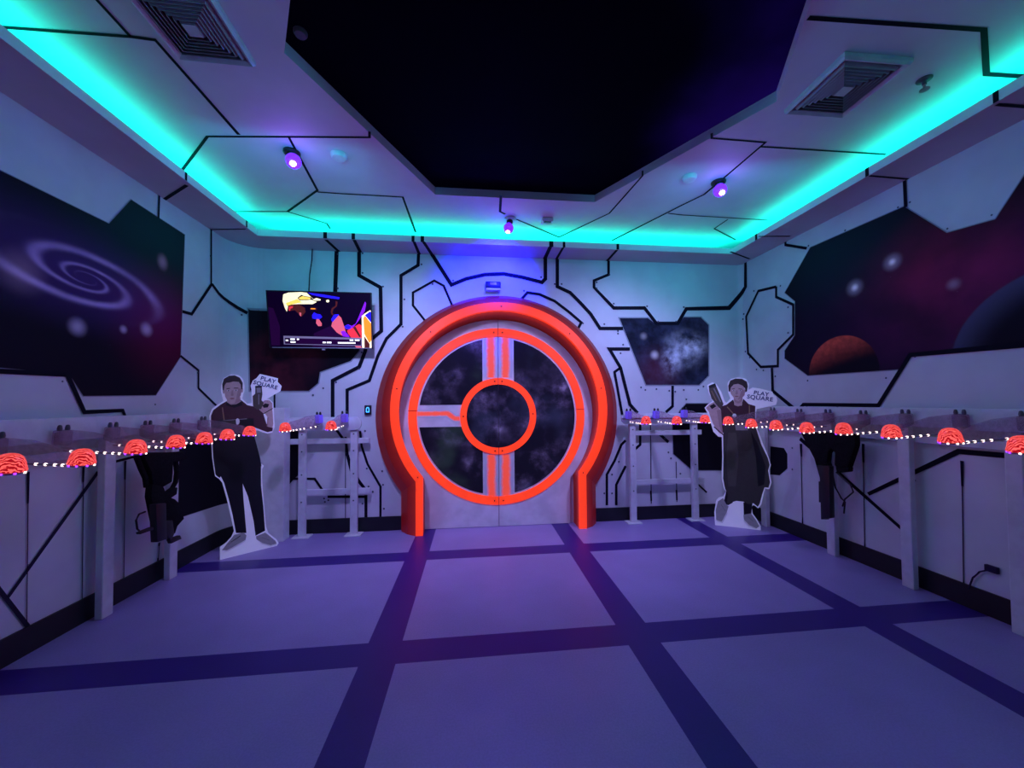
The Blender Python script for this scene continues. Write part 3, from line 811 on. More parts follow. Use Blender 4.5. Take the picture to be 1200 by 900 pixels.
ex = (q1-q0).normalized()*side; ey = (q2-q0); ey = (ey-ex.normalized()*ey.dot(ex.normalized())).normalized()*side
vent(q0, ex, ey, 'square white louvred ceiling vent beside the planets wall')
w0, w1 = on_z(210, 64, ZT), on_z(300, 73, ZT)
ex2 = w1-w0; ey2 = Vector((ex2.y, -ex2.x, 0)); 
if ey2.y > 0: ey2 = -ey2
vent(w0, ex2, ey2, 'square white louvred ceiling vent on the spiral galaxy side')

def disc(name, px, py, z, r, label, cat, m=M_whiteplas, h=0.03):
    p = on_z(px, py, z); mb = MB()
    mb.lathe([(r, -0.001), (r, -h*0.5), (r*0.8, -h), (r*0.2, -h*1.05)], p, None, 20); o = mb.build(name, m, None, True); tag(o, label, cat); return o
disc('smoke_detector', 397, 181, ZT, 0.055, 'round pale smoke detector beside the violet bulb above the television', 'smoke detector')
disc('smoke_detector', 808, 207, ZT, 0.055, 'round pale smoke detector beside the violet bulb near the planets wall', 'smoke detector')
disc('smoke_detector', 352, 37, ZT+RV, 0.032, 'small grey detector on the black ceiling panel', 'smoke detector', M_grey, 0.02)
# motion sensor box on the tray, beside the middle lamp
p = on_z(641, 257, ZT); rt_ = empty('ceiling_sensor', p, 'small square sensor box beside the violet bulb before the round door', 'sensor')
mb = MB(); mb.box(p+Vector((0, 0, -0.018)), (0.11, 0.09, 0.034), 0, None, 0.006); part(mb, 'housing', M_whiteplas, rt_)
mb = MB(); mb.box(p+Vector((0, -0.02, -0.037)), (0.07, 0.03, 0.006), 0, None, 0.002); part(mb, 'lens', M_grey, rt_)
# sprinkler by the right vent
p = on_z(1083, 93, ZT); rt_ = empty('ceiling_sprinkler', p, 'small metal sprinkler head beside the white louvred vent', 'sprinkler')
M_chrome = mat('sprinkler_metal', (0.45, 0.42, 0.42), 0.3, metal=0.9)
mb = MB(); mb.lathe([(0.035, -0.001), (0.033, -0.006), (0.012, -0.012), (0.010, -0.03)], p, None, 16); part(mb, 'collar', M_grey, rt_, smooth=True)
mb = MB(); mb.lathe([(0.006, -0.03), (0.006, -0.055), (0.022, -0.056), (0.022, -0.060)], p, None, 12); part(mb, 'deflector', M_chrome, rt_, smooth=True)
# sensor over the door
p = on_y(578, 335, D-0.045); rt_ = empty('door_sensor', Vector((p.x, D-0.001, p.z)), 'small black motion sensor with a pale underside above the round door', 'sensor')
mb = MB(); mb.box((p.x, D-0.03, p.z+0.01), (0.165, 0.056, 0.075), 0, None, 0.012); part(mb, 'housing', M_black, rt_, smooth=True)
mb = MB(); mb.box((p.x, D-0.062, p.z+0.018), (0.075, 0.008, 0.035), 0, None, 0.003); part(mb, 'window', mat('sensor_window', (0.10, 0.05, 0.3), 0.2), rt_)
mb = MB(); mb.box((p.x, D-0.034, p.z-0.04), (0.155, 0.062, 0.024), 0, None, 0.004); part(mb, 'base_plate', M_whiteplas, rt_)
# lit button beside the door
p = on_y(431, 480.5, D-0.02); rt_ = empty('door_button', Vector((p.x, D-0.001, p.z)), 'small black button box with a glowing blue symbol beside the orange arch', 'button')
mb = MB(); mb.box((p.x, D-0.012, p.z), (0.068, 0.022, 0.10), 0, None, 0.005); part(mb, 'housing', M_black, rt_)
M_blue = mat('blue_lit_symbol', (0.1, 0.4, 1.0), 0.4, 2.2, (0.05, 0.35, 1.0))
mb = MB(); yb = D-0.0245
strip2(mb, [(p.x-0.013, p.z-0.02), (p.x-0.013, p.z+0.016), (p.x-0.006, p.z+0.026), (p.x+0.006, p.z+0.026), (p.x+0.013, p.z+0.016), (p.x+0.013, p.z-0.02), (p.x-0.016, p.z-0.02)], 0.008, lambda x, z: Vector((x, yb, z)), 0, 1)
part(mb, 'lit_symbol', M_blue, rt_)

# ------------------------------------------------------------------ television
yt, yb_ = D-0.24, D-0.13
tl, tr_, br_, bl = on_y(312, 340, yt), on_y(435, 343, yt), on_y(437, 409, yb_), on_y(316, 408, yb_)
ctr = (tl+tr_+br_+bl)/4
ux = ((tr_-tl)+(br_-bl)).normalized(); uz = ((tl-bl)+(tr_-br_)).normalized(); uy = ux.cross(uz).normalized()*-1   # uy towards the room
if uy.y > 0: uy = -uy
tw = ((tr_-tl).length+(br_-bl).length)/2; th = ((tl-bl).length+(tr_-br_).length)/2
root = empty('television', ctr, 'black flat television showing a colourful film scene, hung on the end wall', 'television')
def tp(u, v, o=0.0): return ctr + ux*(u*tw/2) + uz*(v*th/2) + uy*o
mb = MB(); mb.prism([tp(-1, -1, -0.02), tp(1, -1, -0.02), tp(1, 1, -0.02), tp(-1, 1, -0.02)], uy*0.022, 0, 0.003); part(mb, 'case', M_black, root)
# frame rails
mb = MB()
for a, c in (((-1, -1), (1, -1)), ((1, -1), (1, 1)), ((1, 1), (-1, 1)), ((-1, 1), (-1, -1))): pass
kx, kz = 1-0.018, 1-0.03
o_ = [tp(-1, -1, 0.0065), tp(1, -1, 0.0065), tp(1, 1, 0.0065), tp(-1, 1, 0.0065)]; i_ = [tp(-kx, -kz, 0.0065), tp(kx, -kz, 0.0065), tp(kx, kz, 0.0065), tp(-kx, kz, 0.0065)]
b_ = [tp(-1, -1, 0.0), tp(1, -1, 0.0), tp(1, 1, 0.0), tp(-1, 1, 0.0)]
for i in range(4):
    j = (i+1) % 4; mb.add([o_[i], o_[j], i_[j], i_[i]]); mb.add([b_[i], b_[j], o_[j], o_[i]])
part(mb, 'bezel', M_black, root)
mb = MB(); mb.box(tp(0.03, -1.03, 0.0), (0.03, 0.015, 0.02), 0, None, 0.003); mb.prism([tp(-0.95, -0.985, 0.0075), tp(0.99, -0.985, 0.0075), tp(0.99, -0.955, 0.0075), tp(-0.95, -0.955, 0.0075)], uy*0.001); part(mb, 'badge_strip', M_edge, root, 'thin grey strip along the lower edge')
def em(name, c, k=1.0): return mat(name, tuple(min(1, x) for x in c), 0.3, k, c, var=0.0, spec=0.2)
SC = [em('screen_dark', (0.003, 0.0, 0.010)), em('screen_cream', (1.0, 0.85, 0.50), 1.1), em('screen_yellow', (1.0, 0.62, 0.10), 1.1), em('screen_white', (1, 1, 1), 1.2),
      em('screen_blue', (0.02, 0.01, 0.75)), em('screen_red', (0.75, 0.03, 0.05)), em('screen_pink', (0.65, 0.10, 0.14)), em('screen_violet', (0.22, 0.01, 0.65)),
      em('screen_orange', (1.0, 0.27, 0.02)), em('screen_maroon', (0.07, 0.01, 0.012)), em('screen_grey', (0.14, 0.12, 0.22)), em('screen_plum', (0.013, 0.001, 0.026))]
mb = MB(); lay = [0.0022]
def scr(pts, mi):
    """polygon in the 1200x720 close view of the set (x 92..1092, y 85..628)"""
    lay[0] += 0.00004
    q = [((x-92)/(1088-92)*2-1, 1-(y-85)/(628-85)*2) for x, y in pts]
    q = [(max(-kx, min(kx, a)), max(-kz, min(kz, c))) for a, c in q]
    P = [tp(a, c, lay[0]) for a, c in q]
    n = sum(((P[i]-P[0]).cross(P[i+1]-P[0]) for i in range(1, len(P)-1)), Vector())
    if n.dot(uy) < 0: P.reverse()
    mb.add(P, mi)
scr([(92, 85), (1092, 85), (1092, 628), (92, 628)], 0)
scr([(100, 240), (150, 250), (200, 420), (190, 600), (110, 600)], 11); scr([(700, 400), (900, 500), (960, 620), (500, 620), (520, 480)], 11)
scr([(250, 120), (300, 103), (420, 95), (470, 100), (500, 130), (560, 185), (520, 205), (380, 208), (300, 215), (285, 240), (275, 280), (258, 250), (240, 180)], 1)
scr([(285, 215), (390, 210), (445, 240), (450, 280), (410, 325), (350, 265), (290, 275)], 9)
scr([(270, 200), (380, 160), (420, 190), (350, 205), (280, 225)], 2)
scr([(380, 150), (420, 120), (440, 130), (510, 140), (520, 155), (580, 140), (612, 160), (600, 178), (545, 178), (515, 165), (400, 172)], 0)
scr([(390, 152), (425, 132), (505, 145), (500, 160), (405, 165)], 2); scr([(522, 160), (560, 147), (600, 158), (595, 170), (545, 172)], 1)
scr([(480, 98), (620, 112), (780, 135), (775, 155), (640, 140), (520, 120)], 4)
scr([(295, 232), (335, 226), (330, 245), (310, 250), (306, 272), (292, 268)], 5); scr([(390, 285), (410, 288), (405, 325), (392, 310)], 6)
scr([(495, 240), (560, 240), (558, 258), (500, 258)], 9); scr([(500, 243), (545, 243), (545, 253), (500, 253)], 8)
scr([(650, 165), (675, 160), (682, 175), (668, 187), (652, 182)], 1)
scr([(740, 170), (760, 178), (752, 220), (715, 250), (705, 280), (720, 305), (700, 305), (690, 275), (700, 240), (738, 215)], 9)
scr([(510, 310), (530, 280), (555, 295), (590, 300), (607, 325), (580, 345), (540, 345), (512, 340)], 4)
scr([(550, 345), (575, 345), (600, 385), (598, 410), (565, 412), (545, 385)], 6)
scr([(690, 345), (720, 300), (765, 295), (770, 320), (735, 365), (700, 370)], 4)
scr([(700, 375), (765, 305), (790, 330), (820, 430), (830, 470), (790, 500), (740, 470), (690, 410)], 6)
scr([(780, 460), (815, 452), (850, 490), (865, 515), (800, 508)], 7)
scr([(815, 410), (850, 390), (890, 405), (930, 380), (1025, 170), (1035, 190), (1020, 260), (960, 350), (910, 410), (870, 440), (830, 435)], 7)
scr([(818, 408), (850, 392), (880, 410), (870, 438), (832, 432)], 4)
scr([(840, 450), (900, 420), (960, 385), (985, 400), (985, 520), (880, 520), (850, 480)], 5)
scr([(900, 420), (925, 410), (975, 505), (960, 515)], 9)
scr([(905, 590), (960, 590), (985, 625), (930, 625)], 6)
scr([(988, 310), (1010, 290), (1075, 250), (1092, 260), (1092, 628), (985, 628)], 1)
scr([(1004, 330), (1020, 305), (1088, 380), (1088, 540), (1058, 570), (1010, 480)], 8); scr([(1020, 300), (1070, 262), (1088, 275), (1088, 370)], 4); scr([(1008, 500), (1060, 580), (1058, 622), (1008, 618)], 9)
scr([(228, 508), (985, 520), (985, 600), (228, 590)], 10); scr([(240, 528), (975, 538), (975, 592), (240, 584)], 11)
for x0, x1, y in ((248, 272, 552), (292, 335, 540), (355, 375, 540), (292, 340, 567), (600, 630, 568), (640, 685, 568), (748, 775, 570), (775, 920, 570), (865, 900, 543), (915, 960, 543)):
    scr([(x0, y-7), (x1, y-7), (x1, y+7), (x0, y+7)], 3)
part(mb, 'screen', SC, root)
# bracket and cable
mb = MB(); mb.box((ctr.x, D-0.02, ctr.z), (0.30, 0.03, 0.22), 0, None, 0.004); mb.box((ctr.x, (ctr.y+D)/2, ctr.z), (0.08, D-ctr.y-0.03, 0.08), 0)
part(mb, 'wall_bracket', M_grey, root)
c0, c1 = on_y(366, 289, D-0.03), on_y(362, 340, D-0.20)
mb = MB(); mb.tube([c0, c0.lerp(c1, 0.3)+Vector((0.006, 0, 0)), c0.lerp(c1, 0.65)+Vector((-0.004, 0, 0)), c1, c1+Vector((0, 0.05, -0.08))], 0.006); mb.box(c0+Vector((0, 0.01, 0)), (0.02, 0.025, 0.03)); part(mb, 'power_cable', M_black, root)

# ------------------------------------------------------------------ racks
def foot(mb, x, y): mb.box((x, y, 0.006), (0.16, 0.12, 0.012), 0, None, 0.003)
def rr_outline(x0, x1, z0, z1, r, n=6):
    pts = []
    for cx, cz, a0 in ((x1-r, z1-r, 0), (x0+r, z1-r, 90), (x0+r, z0+r, 180), (x1-r, z0+r, 270)):
        for i in range(n+1):
            a = math.radians(a0+90*i/n); pts.append((cx+r*math.cos(a), cz+r*math.sin(a)))
    return pts
YB_ = D-0.10
def back_rack(bx0, bx1, by0, by1, posts, ub, lb, label):
    """ub / lb: (x0, x1, y) of the cross bars in the picture"""
    cx = on_y((posts[0]+posts[1])/2, 560, YB_)
    root = empty('blaster_rack', Vector((cx.x, YB_, 0)), label, 'rack', 'white blaster racks')
    p0, p1 = on_y(bx0, by1, YB_-0.03), on_y(bx1, by0, YB_-0.03)
    mb = MB(); pts = rr_outline(p0.x, p1.x, p0.z, p1.z, 0.06)
    mb.prism([(x, YB_-0.045, z) for x, z in pts], (0, 0.022, 0), 0, 0.004); part(mb, 'board', M_white, root, smooth=True)
    for px in posts:
        x = on_y(px, 560, YB_).x
        mb = MB(); mb.box((x, YB_, p0.z/2+0.02), (0.068, 0.045, p0.z+0.04), 0, None, 0.006)
        for z in (0.35, 0.62, 0.85, 1.02): mb.lathe([(0.008, 0), (0.006, 0.004)], (x, YB_-0.0225, z), Matrix.Rotation(math.pi/2, 3, 'X'), 8, 1)
        o = part(mb, 'post', [M_white, M_grey], root)
        mb = MB(); foot(mb, x, YB_); f = mb.build('foot_plate', M_white, o)
        for v in f.data.vertices: v.co -= Vector(root.location)
    for x0, x1, y in (ub, lb):
        q0, q1 = on_y(x0, y, YB_+0.03), on_y(x1, y, YB_+0.03)
        mb = MB(); mb.box(((q0.x+q1.x)/2, YB_+0.036, (q0.z+q1.z)/2), (q1.x-q0.x, 0.026, 0.055), 0, None, 0.004); part(mb, 'cross_bar', M_white, root)
    return p0.z, p1.z
zl = back_rack(335, 424, 488.5, 505, (354.5, 415), (340, 433, 517), (356, 434, 576), 'white rack with two blasters between the white column and the round door')
zr = back_rack(728, 851, 483.5, 497, (741.5, 814), (738, 822, 507), (741, 826, 564), 'white rack with three blasters on the end wall beneath the star cloud mural')

def side_rack(sgn, posts, y0, y1, z0, z1, label):
    xw = -A+0.075 if sgn < 0 else B-0.075
    root = empty('blaster_rack', Vector((xw, (y0+y1)/2, 0)), label, 'rack', 'white blaster racks')
    mb = MB(); pts = rr_outline(y0, y1, z0, z1, 0.05)
    xi = xw - sgn*0.025 if sgn > 0 else xw+0.025
    mb.prism([(xi, y, z) for y, z in pts], ((-0.02 if sgn > 0 else 0.02), 0, 0), 0, 0.004); part(mb, 'board', M_white, root, smooth=True)
    for px, py in posts:
        y = on_x(px, py, xw).y
        mb = MB(); mb.box((xw, y, z0/2+0.03), (0.045, 0.075, z0+0.06), 0, None, 0.006); o = part(mb, 'post', M_white, root)
    mb = MB(); xb = -A+0.035 if sgn < 0 else B-0.035
    mb.box((xb, (y0+y1)/2, z0-0.09), (0.026, y1-y0-0.1, 0.05), 0, None, 0.004); part(mb, 'cross_bar', M_white, root)
    return xi
side_rack(-1, [(122, 700), (200, 660), (-60, 720)], 0.55, 3.45, 1.13, 1.26, 'long white rack of clear blasters along the spiral galaxy wall')
side_rack(1, [(1066, 660), (976, 630), (897, 600), (1199, 720)], 0.75, 3.95, 1.14, 1.27, 'long white rack of clear blasters along the planets wall')

# ------------------------------------------------------------------ clear blasters with red domes
m, b = newmat('clear_plastic_shell'); M_clear = m
nt = m.node_tree; tb = nt.nodes.new('ShaderNodeBsdfTransparent'); tb.inputs[0].default_value = (0.90, 0.84, 0.90, 1)
mx = nt.nodes.new('ShaderNodeMixShader'); b.inputs['Base Color'].default_value = (0.55, 0.38, 0.45, 1); b.inputs['Roughness'].default_value = 0.2
f_ = nz(posxy()[3], 30, 2).step(0.3, 0.7, 0.14, 0.30); nt.links.new(f_.v, mx.inputs[0])
nt.links.new(tb.outputs[0], mx.inputs[1]); nt.links.new(b.outputs[0], mx.inputs[2]); nt.links.new(mx.outputs[0], nt.nodes['Material Output'].inputs[0])
# dome: glowing red swirl
m, b = newmat('glowing_red_dome'); M_dome = m
wv = X.nt.nodes.new('ShaderNodeTexWave'); wv.wave_type = 'RINGS'; wv.rings_direction = 'SPHERICAL'; wv.inputs['Scale'].default_value = 38; wv.inputs['Distortion'].default_value = 9; wv.inputs['Detail Scale'].default_value = 1.2
X.nt.links.new(posxy()[3], wv.inputs['Vector'])
k = X(wv.outputs['Fac']).step(0.35, 0.75)
m.node_tree.links.new(csum(((0.30, 0.002, 0.006), 1-k), ((1.0, 0.11, 0.10), k)), b.inputs['Emission Color'])
b.inputs['Emission Strength'].default_value = 1.25; b.inputs['Base Color'].default_value = (0.3, 0.01, 0.01, 1); b.inputs['Roughness'].default_value = 0.25
M_led = mat('white_led', (1, 0.85, 0.8), 0.3, 4.0, (1.0, 0.75, 0.68))
M_vled = mat('violet_led', (0.4, 0.1, 1), 0.3, 3.0, (0.25, 0.03, 1.0))
M_vblock = mat('violet_lit_plastic', (0.14, 0.10, 0.5), 0.3, 0.45, (0.13, 0.07, 1.0))
M_dblock = mat('smoked_plastic', (0.27, 0.23, 0.32), 0.4)

def blaster_parts(rear, L):
    """local frame: +x points out of the rack, origin at the rear contact, L = distance to the dome"""
    root = empty('laser_blaster', (0, 0, 0))
    w = 0.046
    prof = [(0.005, 0.050), (0.05, 0.066), (L*0.45, 0.060), (L*0.65, 0.040), (L-0.055, 0.034), (L-0.042, 0.0), (L-0.06, -0.040), (0.12, -0.044), (0.05, -0.036), (0.005, -0.02)]
    mb = MB(); mb.prism([(x, -w/2, z) for x, z in prof], (0, w, 0), 0, 0.010); mb.build('clear_shell', M_clear, root, True)
    R = 0.045
    prof2 = [(R*1.04, -0.040), (R*1.10, -0.034), (R*1.04, -0.026)] + [(R*math.cos(t)**0.7, -0.024+0.058*math.sin(t)) for t in [0.15, 0.4, 0.65, 0.9, 1.15, 1.35]] + [(0.006, 0.0345)]
    mb = MB(); mb.lathe(prof2, (L, 0, 0), None, 24)
    dome = mb.build('red_dome', M_dome, root, True, 60)
    mb = MB(); mb.lathe([(R*0.85, -0.040), (R*0.98, -0.043), (R*0.90, -0.049), (0.015, -0.050)], (L, 0, 0), None, 20, 0)
    for a in range(0, 360, 45):
        a = math.radians(a+22); mb.lathe([(0.004, -0.003), (0.004, 0.003), (0.002, 0.005)], (L+R*0.98*math.cos(a), R*0.98*math.sin(a), -0.045), None, 6, 1 if a > math.pi else 2)
    mb.build('lower_ring', [M_dblock, M_vled, M_led], dome, True)
    mb = MB(); mb.box((L*0.47, 0, -0.050), (L*0.72, 0.010, 0.008), 0, None, 0.002)
    for x in (0.20, 0.33, 0.52, 0.62, 0.72, 0.80):
        mb.lathe([(0.003, -0.006), (0.0065, -0.004), (0.0065, 0.004), (0.003, 0.006)], (L*x, 0, -0.050), None, 8, 1)
    mb.build('led_rail', [M_dblock, M_led], root)
    mb = MB(); mb.box((0.030, 0, 0.022), (0.050, 0.066, 0.085), 0, None, 0.012); blk = mb.build('rear_block', M_vblock if rear else M_clear, root, True)
    for s_ in (-1, 1):
        mb = MB(); mb.lathe([(0.009, 0.060), (0.011, 0.072), (0.008, 0.088), (0.004, 0.092)], (0.032, s_*0.020, 0), None, 10); mb.build('prong', M_black if rear else M_grey, blk, True)
    return root
LG, LGR = 0.40, 0.52
protos = {'back': blaster_parts(True, LG), 'left': blaster_parts(False, LG), 'right': blaster_parts(False, LGR)}
used = dict.fromkeys(protos, False)
def copy_tree(o, parent=None):
    c = o.copy(); C.objects.link(c); c.parent = parent
    for ch in list(o.children): copy_tree(ch, c)
    return c
def place_blaster(rear, tip, glow, label, group):
    d = Vector(tip)-Vector(rear); yaw = math.atan2(d.y, d.x); pit = math.asin(max(-0.4, min(0.4, d.z/d.length)))
    if not used[glow]: o = protos[glow]; used[glow] = True
    else: o = copy_tree(protos[glow])
    o.location = rear; o.rotation_euler = (0, -pit, yaw)
    tag(o, label, 'blaster', group)
ORD = ['nearest the viewer', 'second', 'third', 'fourth', 'fifth', 'sixth', 'seventh', 'eighth']
XT = -A+0.075+0.047+LG
for i, (px, py) in enumerate(((12, 541), (97, 534), (160, 522), (207, 516), (240, 512), (267, 508), (293, 504))):
    tip = on_x(px, py, XT); rear = Vector((XT-LG, tip.y, tip.z+0.03))
    place_blaster(rear, tip, 'left', 'clear blaster with red dome on the spiral galaxy wall rack, ' + (ORD[0] if i == 0 else ORD[i]+' from the viewer') + '', 'clear blasters on the spiral galaxy wall rack')
XT = B-0.075-0.047-LGR
for i, (px, py) in enumerate(((1197, 519), (1113, 509), (1044, 504), (988, 501), (945, 500), (909, 497), (880, 495), (853, 492))):
    tip = on_x(px, py, XT); rear = Vector((XT+LGR, tip.y, tip.z+0.03))
    place_blaster(rear, tip, 'right', 'clear blaster with red dome on the planets wall rack, ' + (ORD[0] if i == 0 else ORD[i]+' from the viewer') + '', 'clear blasters on the planets wall rack')
def on_ray_at(px, py, rear, L):
    d = ray(px, py).normalized(); v = EYE-rear; bq = v.dot(d); cq = v.length_squared-L*L; disc_ = bq*bq-cq
    t = -bq-math.sqrt(disc_) if disc_ > 0 else -bq
    return EYE+d*t
for (ax, ay, bx_, by_, lab) in ((377, 493, 334, 499.5, 'clear blaster with violet rear lamp, on the rack nearer the white column'),
                                (405, 492, 388, 497.5, 'clear blaster with violet rear lamp, nearest the blue lit button'),
                                (735, 488.5, 757, 491.5, 'clear blaster with violet rear lamp under the star cloud mural, closest to the door'),
                                (767, 488, 793, 491.5, 'clear blaster with violet rear lamp, middle of three under the star cloud mural'),
                                (800, 487, 826, 490, 'clear blaster with violet rear lamp, third from the door under the star cloud mural')):
    rear = on_y(ax, ay, D-0.175); rear.z -= 0.0
    tip = on_ray_at(bx_, by_, rear, LG)
    place_blaster(rear, tip, 'back', lab, 'clear blasters on the end wall racks')

# ------------------------------------------------------------------ white boxed column beside the man cutout
q = on_z(332, 635, 0.0)
xl_ = on_y(296, 560, q.y).x; ztop = on_y(320, 478, q.y).z
mb = MB(); mb.box(((xl_+q.x)/2, q.y+0.06, ztop/2), (q.x-xl_, 0.12, ztop), 0, None, 0.004)
tag(mb.build('boxed_column', M_white), 'low white boxed column standing beside the man cutout', 'column')

# ------------------------------------------------------------------ hanging vests and dark blasters
def flat(pxs, x, t, mb, mi=0, bev=0.006):
    P = [on_x(px, py, x) for px, py in pxs]
    mb.prism(P, (t, 0, 0), mi, bev)
def vest(sgn, zoom, x, chest, pads, straps, cords, label):
    f = zoom
    c = on_x(*f(*chest[0]), x); root = empty('laser_tag_vest', c, label, 'vest', 'black vests hanging under the racks')
    t = 0.05*(-sgn)
    mb = MB(); flat([f(*p) for p in chest], x, t, mb); part(mb, 'chest_panel', M_blackfab, root, smooth=True)
    for pd in pads:
        mb = MB(); flat([f(*p) for p in pd], x+t*0.3, t*0.9, mb); part(mb, 'pad', M_blackfab, root, smooth=True)
    for st in straps:
        mb = MB(); mb.tube([on_x(*f(*p), x+t*0.4) for p in st], 0.016, 0, 8); part(mb, 'shoulder_strap', M_blackfab, root, smooth=True)
    for st in cords:
        mb = MB(); mb.tube([on_x(*f(*p), x+t*0.8) for p in st], 0.006, 0, 6); part(mb, 'cord', M_black, root, smooth=True)
def dark_blaster(sgn, zoom, x, body, grips, label):
    f = zoom; c = on_x(*f(*body[0]), x); root = empty('dark_blaster', c, label, 'blaster', 'dark blasters hanging from vests')
    t = 0.045*(-sgn)
    mb = MB(); flat([f(*p) for p in body], x, t, mb); part(mb, 'body', M_black, root, smooth=True)
    for nm, g in grips:
        mb = MB(); flat([f(*p) for p in g], x+t*0.2, t*0.6, mb, 0, 0.004); part(mb, nm, M_black, root, smooth=True)
zl_ = lambda X_, Y_: (150+X_/6.92, 510+Y_/6.92)
vest(-1, zl_, -A+0.16, [(60, 165), (150, 140), (300, 140), (420, 130), (425, 190), (370, 215), (310, 215), (300, 380), (230, 420), (140, 400), (128, 300)],
     [[(140, 395), (232, 415), (258, 480), (335, 425), (352, 425), (345, 480), (300, 510), (330, 520), (372, 560), (405, 680), (372, 715), (350, 740), (330, 800), (270, 820), (200, 830), (150, 600), (130, 500)]],
     [[(70, 180), (105, 270), (140, 345), (150, 420)], [(385, 200), (395, 300), (385, 380), (330, 480), (270, 520)]],
     [[(140, 620), (90, 640), (65, 690), (75, 760), (110, 790)]], 'black fabric vest hanging under the rack on the spiral galaxy wall')
dark_blaster(-1, zl_, -A+0.232, [(170, 560), (255, 550), (262, 845), (180, 872), (172, 700)],
     [('grip', [(305, 845), (392, 812), (405, 842), (322, 880)]), ('handle', [(58, 788), (172, 742), (175, 768), (66, 806)]), ('stock', [(250, 700), (330, 690), (345, 800), (320, 850), (255, 800)])],
     'dark blaster hanging below the vest on the spiral galaxy wall')
zr_ = lambda X_, Y_: (880+X_/3, 460+Y_/3)
vest(1, zr_, B-0.14, [(192, 142), (250, 138), (275, 138), (290, 142), (385, 144), (386, 185), (360, 262), (335, 275), (312, 255), (314, 212), (300, 196), (288, 212), (284, 245), (290, 262), (250, 268), (240, 232), (208, 172)],
     [[(312, 250), (335, 268), (362, 262), (360, 278), (318, 282)]],
     [[(184, 140), (200, 165), (245, 240)], [(262, 140), (255, 160), (262, 200), (270, 265)]],
     [[(288, 290), (297, 335), (318, 372), (331, 385), (327, 425)], [(300, 280), (335, 312), (350, 325), (360, 350), (330, 375), (322, 400)]], 'black fabric vest hanging under the rack on the planets wall')
dark_blaster(1, zr_, B-0.212, [(245, 255), (292, 258), (296, 440), (262, 446), (258, 300)],
     [('handle', [(247, 312), (259, 310), (259, 386), (248, 386)]), ('grip', [(258, 430), (276, 430), (276, 446), (258, 446)])],
     'dark blaster hanging below the vest on the planets wall')

# ------------------------------------------------------------------ cardboard cutouts of two people
PC = {}
def pm_(name, c, e=0.05): PC[name] = mat('print_'+name, c, 0.55, e, c, var=0.06, scale=40); return PC[name]
pm_('skin', (0.50, 0.36, 0.36)); pm_('skin_shade', (0.36, 0.24, 0.25)); pm_('lips', (0.34, 0.14, 0.15)); pm_('hair', (0.035, 0.02, 0.02)); pm_('maroon', (0.055, 0.018, 0.028)); pm_('black', (0.006, 0.006, 0.009), 0.0)
pm_('gun', (0.07, 0.06, 0.05)); pm_('gunlight', (0.25, 0.24, 0.26)); pm_('shoe', (0.34, 0.33, 0.36)); pm_('apron', (0.045, 0.042, 0.038)); pm_('apron_fold', (0.075, 0.07, 0.06)); pm_('eye', (0.02, 0.02, 0.03)); pm_('white', (0.75, 0.75, 0.8)); pm_('tan', (0.28, 0.18, 0.10)); pm_('navy', (0.02, 0.03, 0.16)); pm_('teal', (0.1, 0.2, 0.22))
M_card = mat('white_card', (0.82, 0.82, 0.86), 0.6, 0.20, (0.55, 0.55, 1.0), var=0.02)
M_sole = mat('print_sole', (0.62, 0.62, 0.66), 0.6)
class Cut:
    def __init__(s, g0, g1, zoom):
        s.p0, s.p1 = on_z(*g0, 0), on_z(*g1, 0); s.zoom = zoom
        s.t = (s.p1-s.p0).normalized(); s.n = Vector((-s.t.y, s.t.x, 0))
        if s.n.y > 0: s.n = -s.n
        if s.n.dot(EYE-s.p0) < 0: s.n = -s.n
        s.layer = 0.0
    def pt(s, X_, Y_, off=0.0):
        d = ray(*s.zoom(X_, Y_)); k = (s.p0-EYE).dot(s.n)/d.dot(s.n); p = EYE+d*k
        p.z = max(p.z, 0.002)
        return p+s.n*off
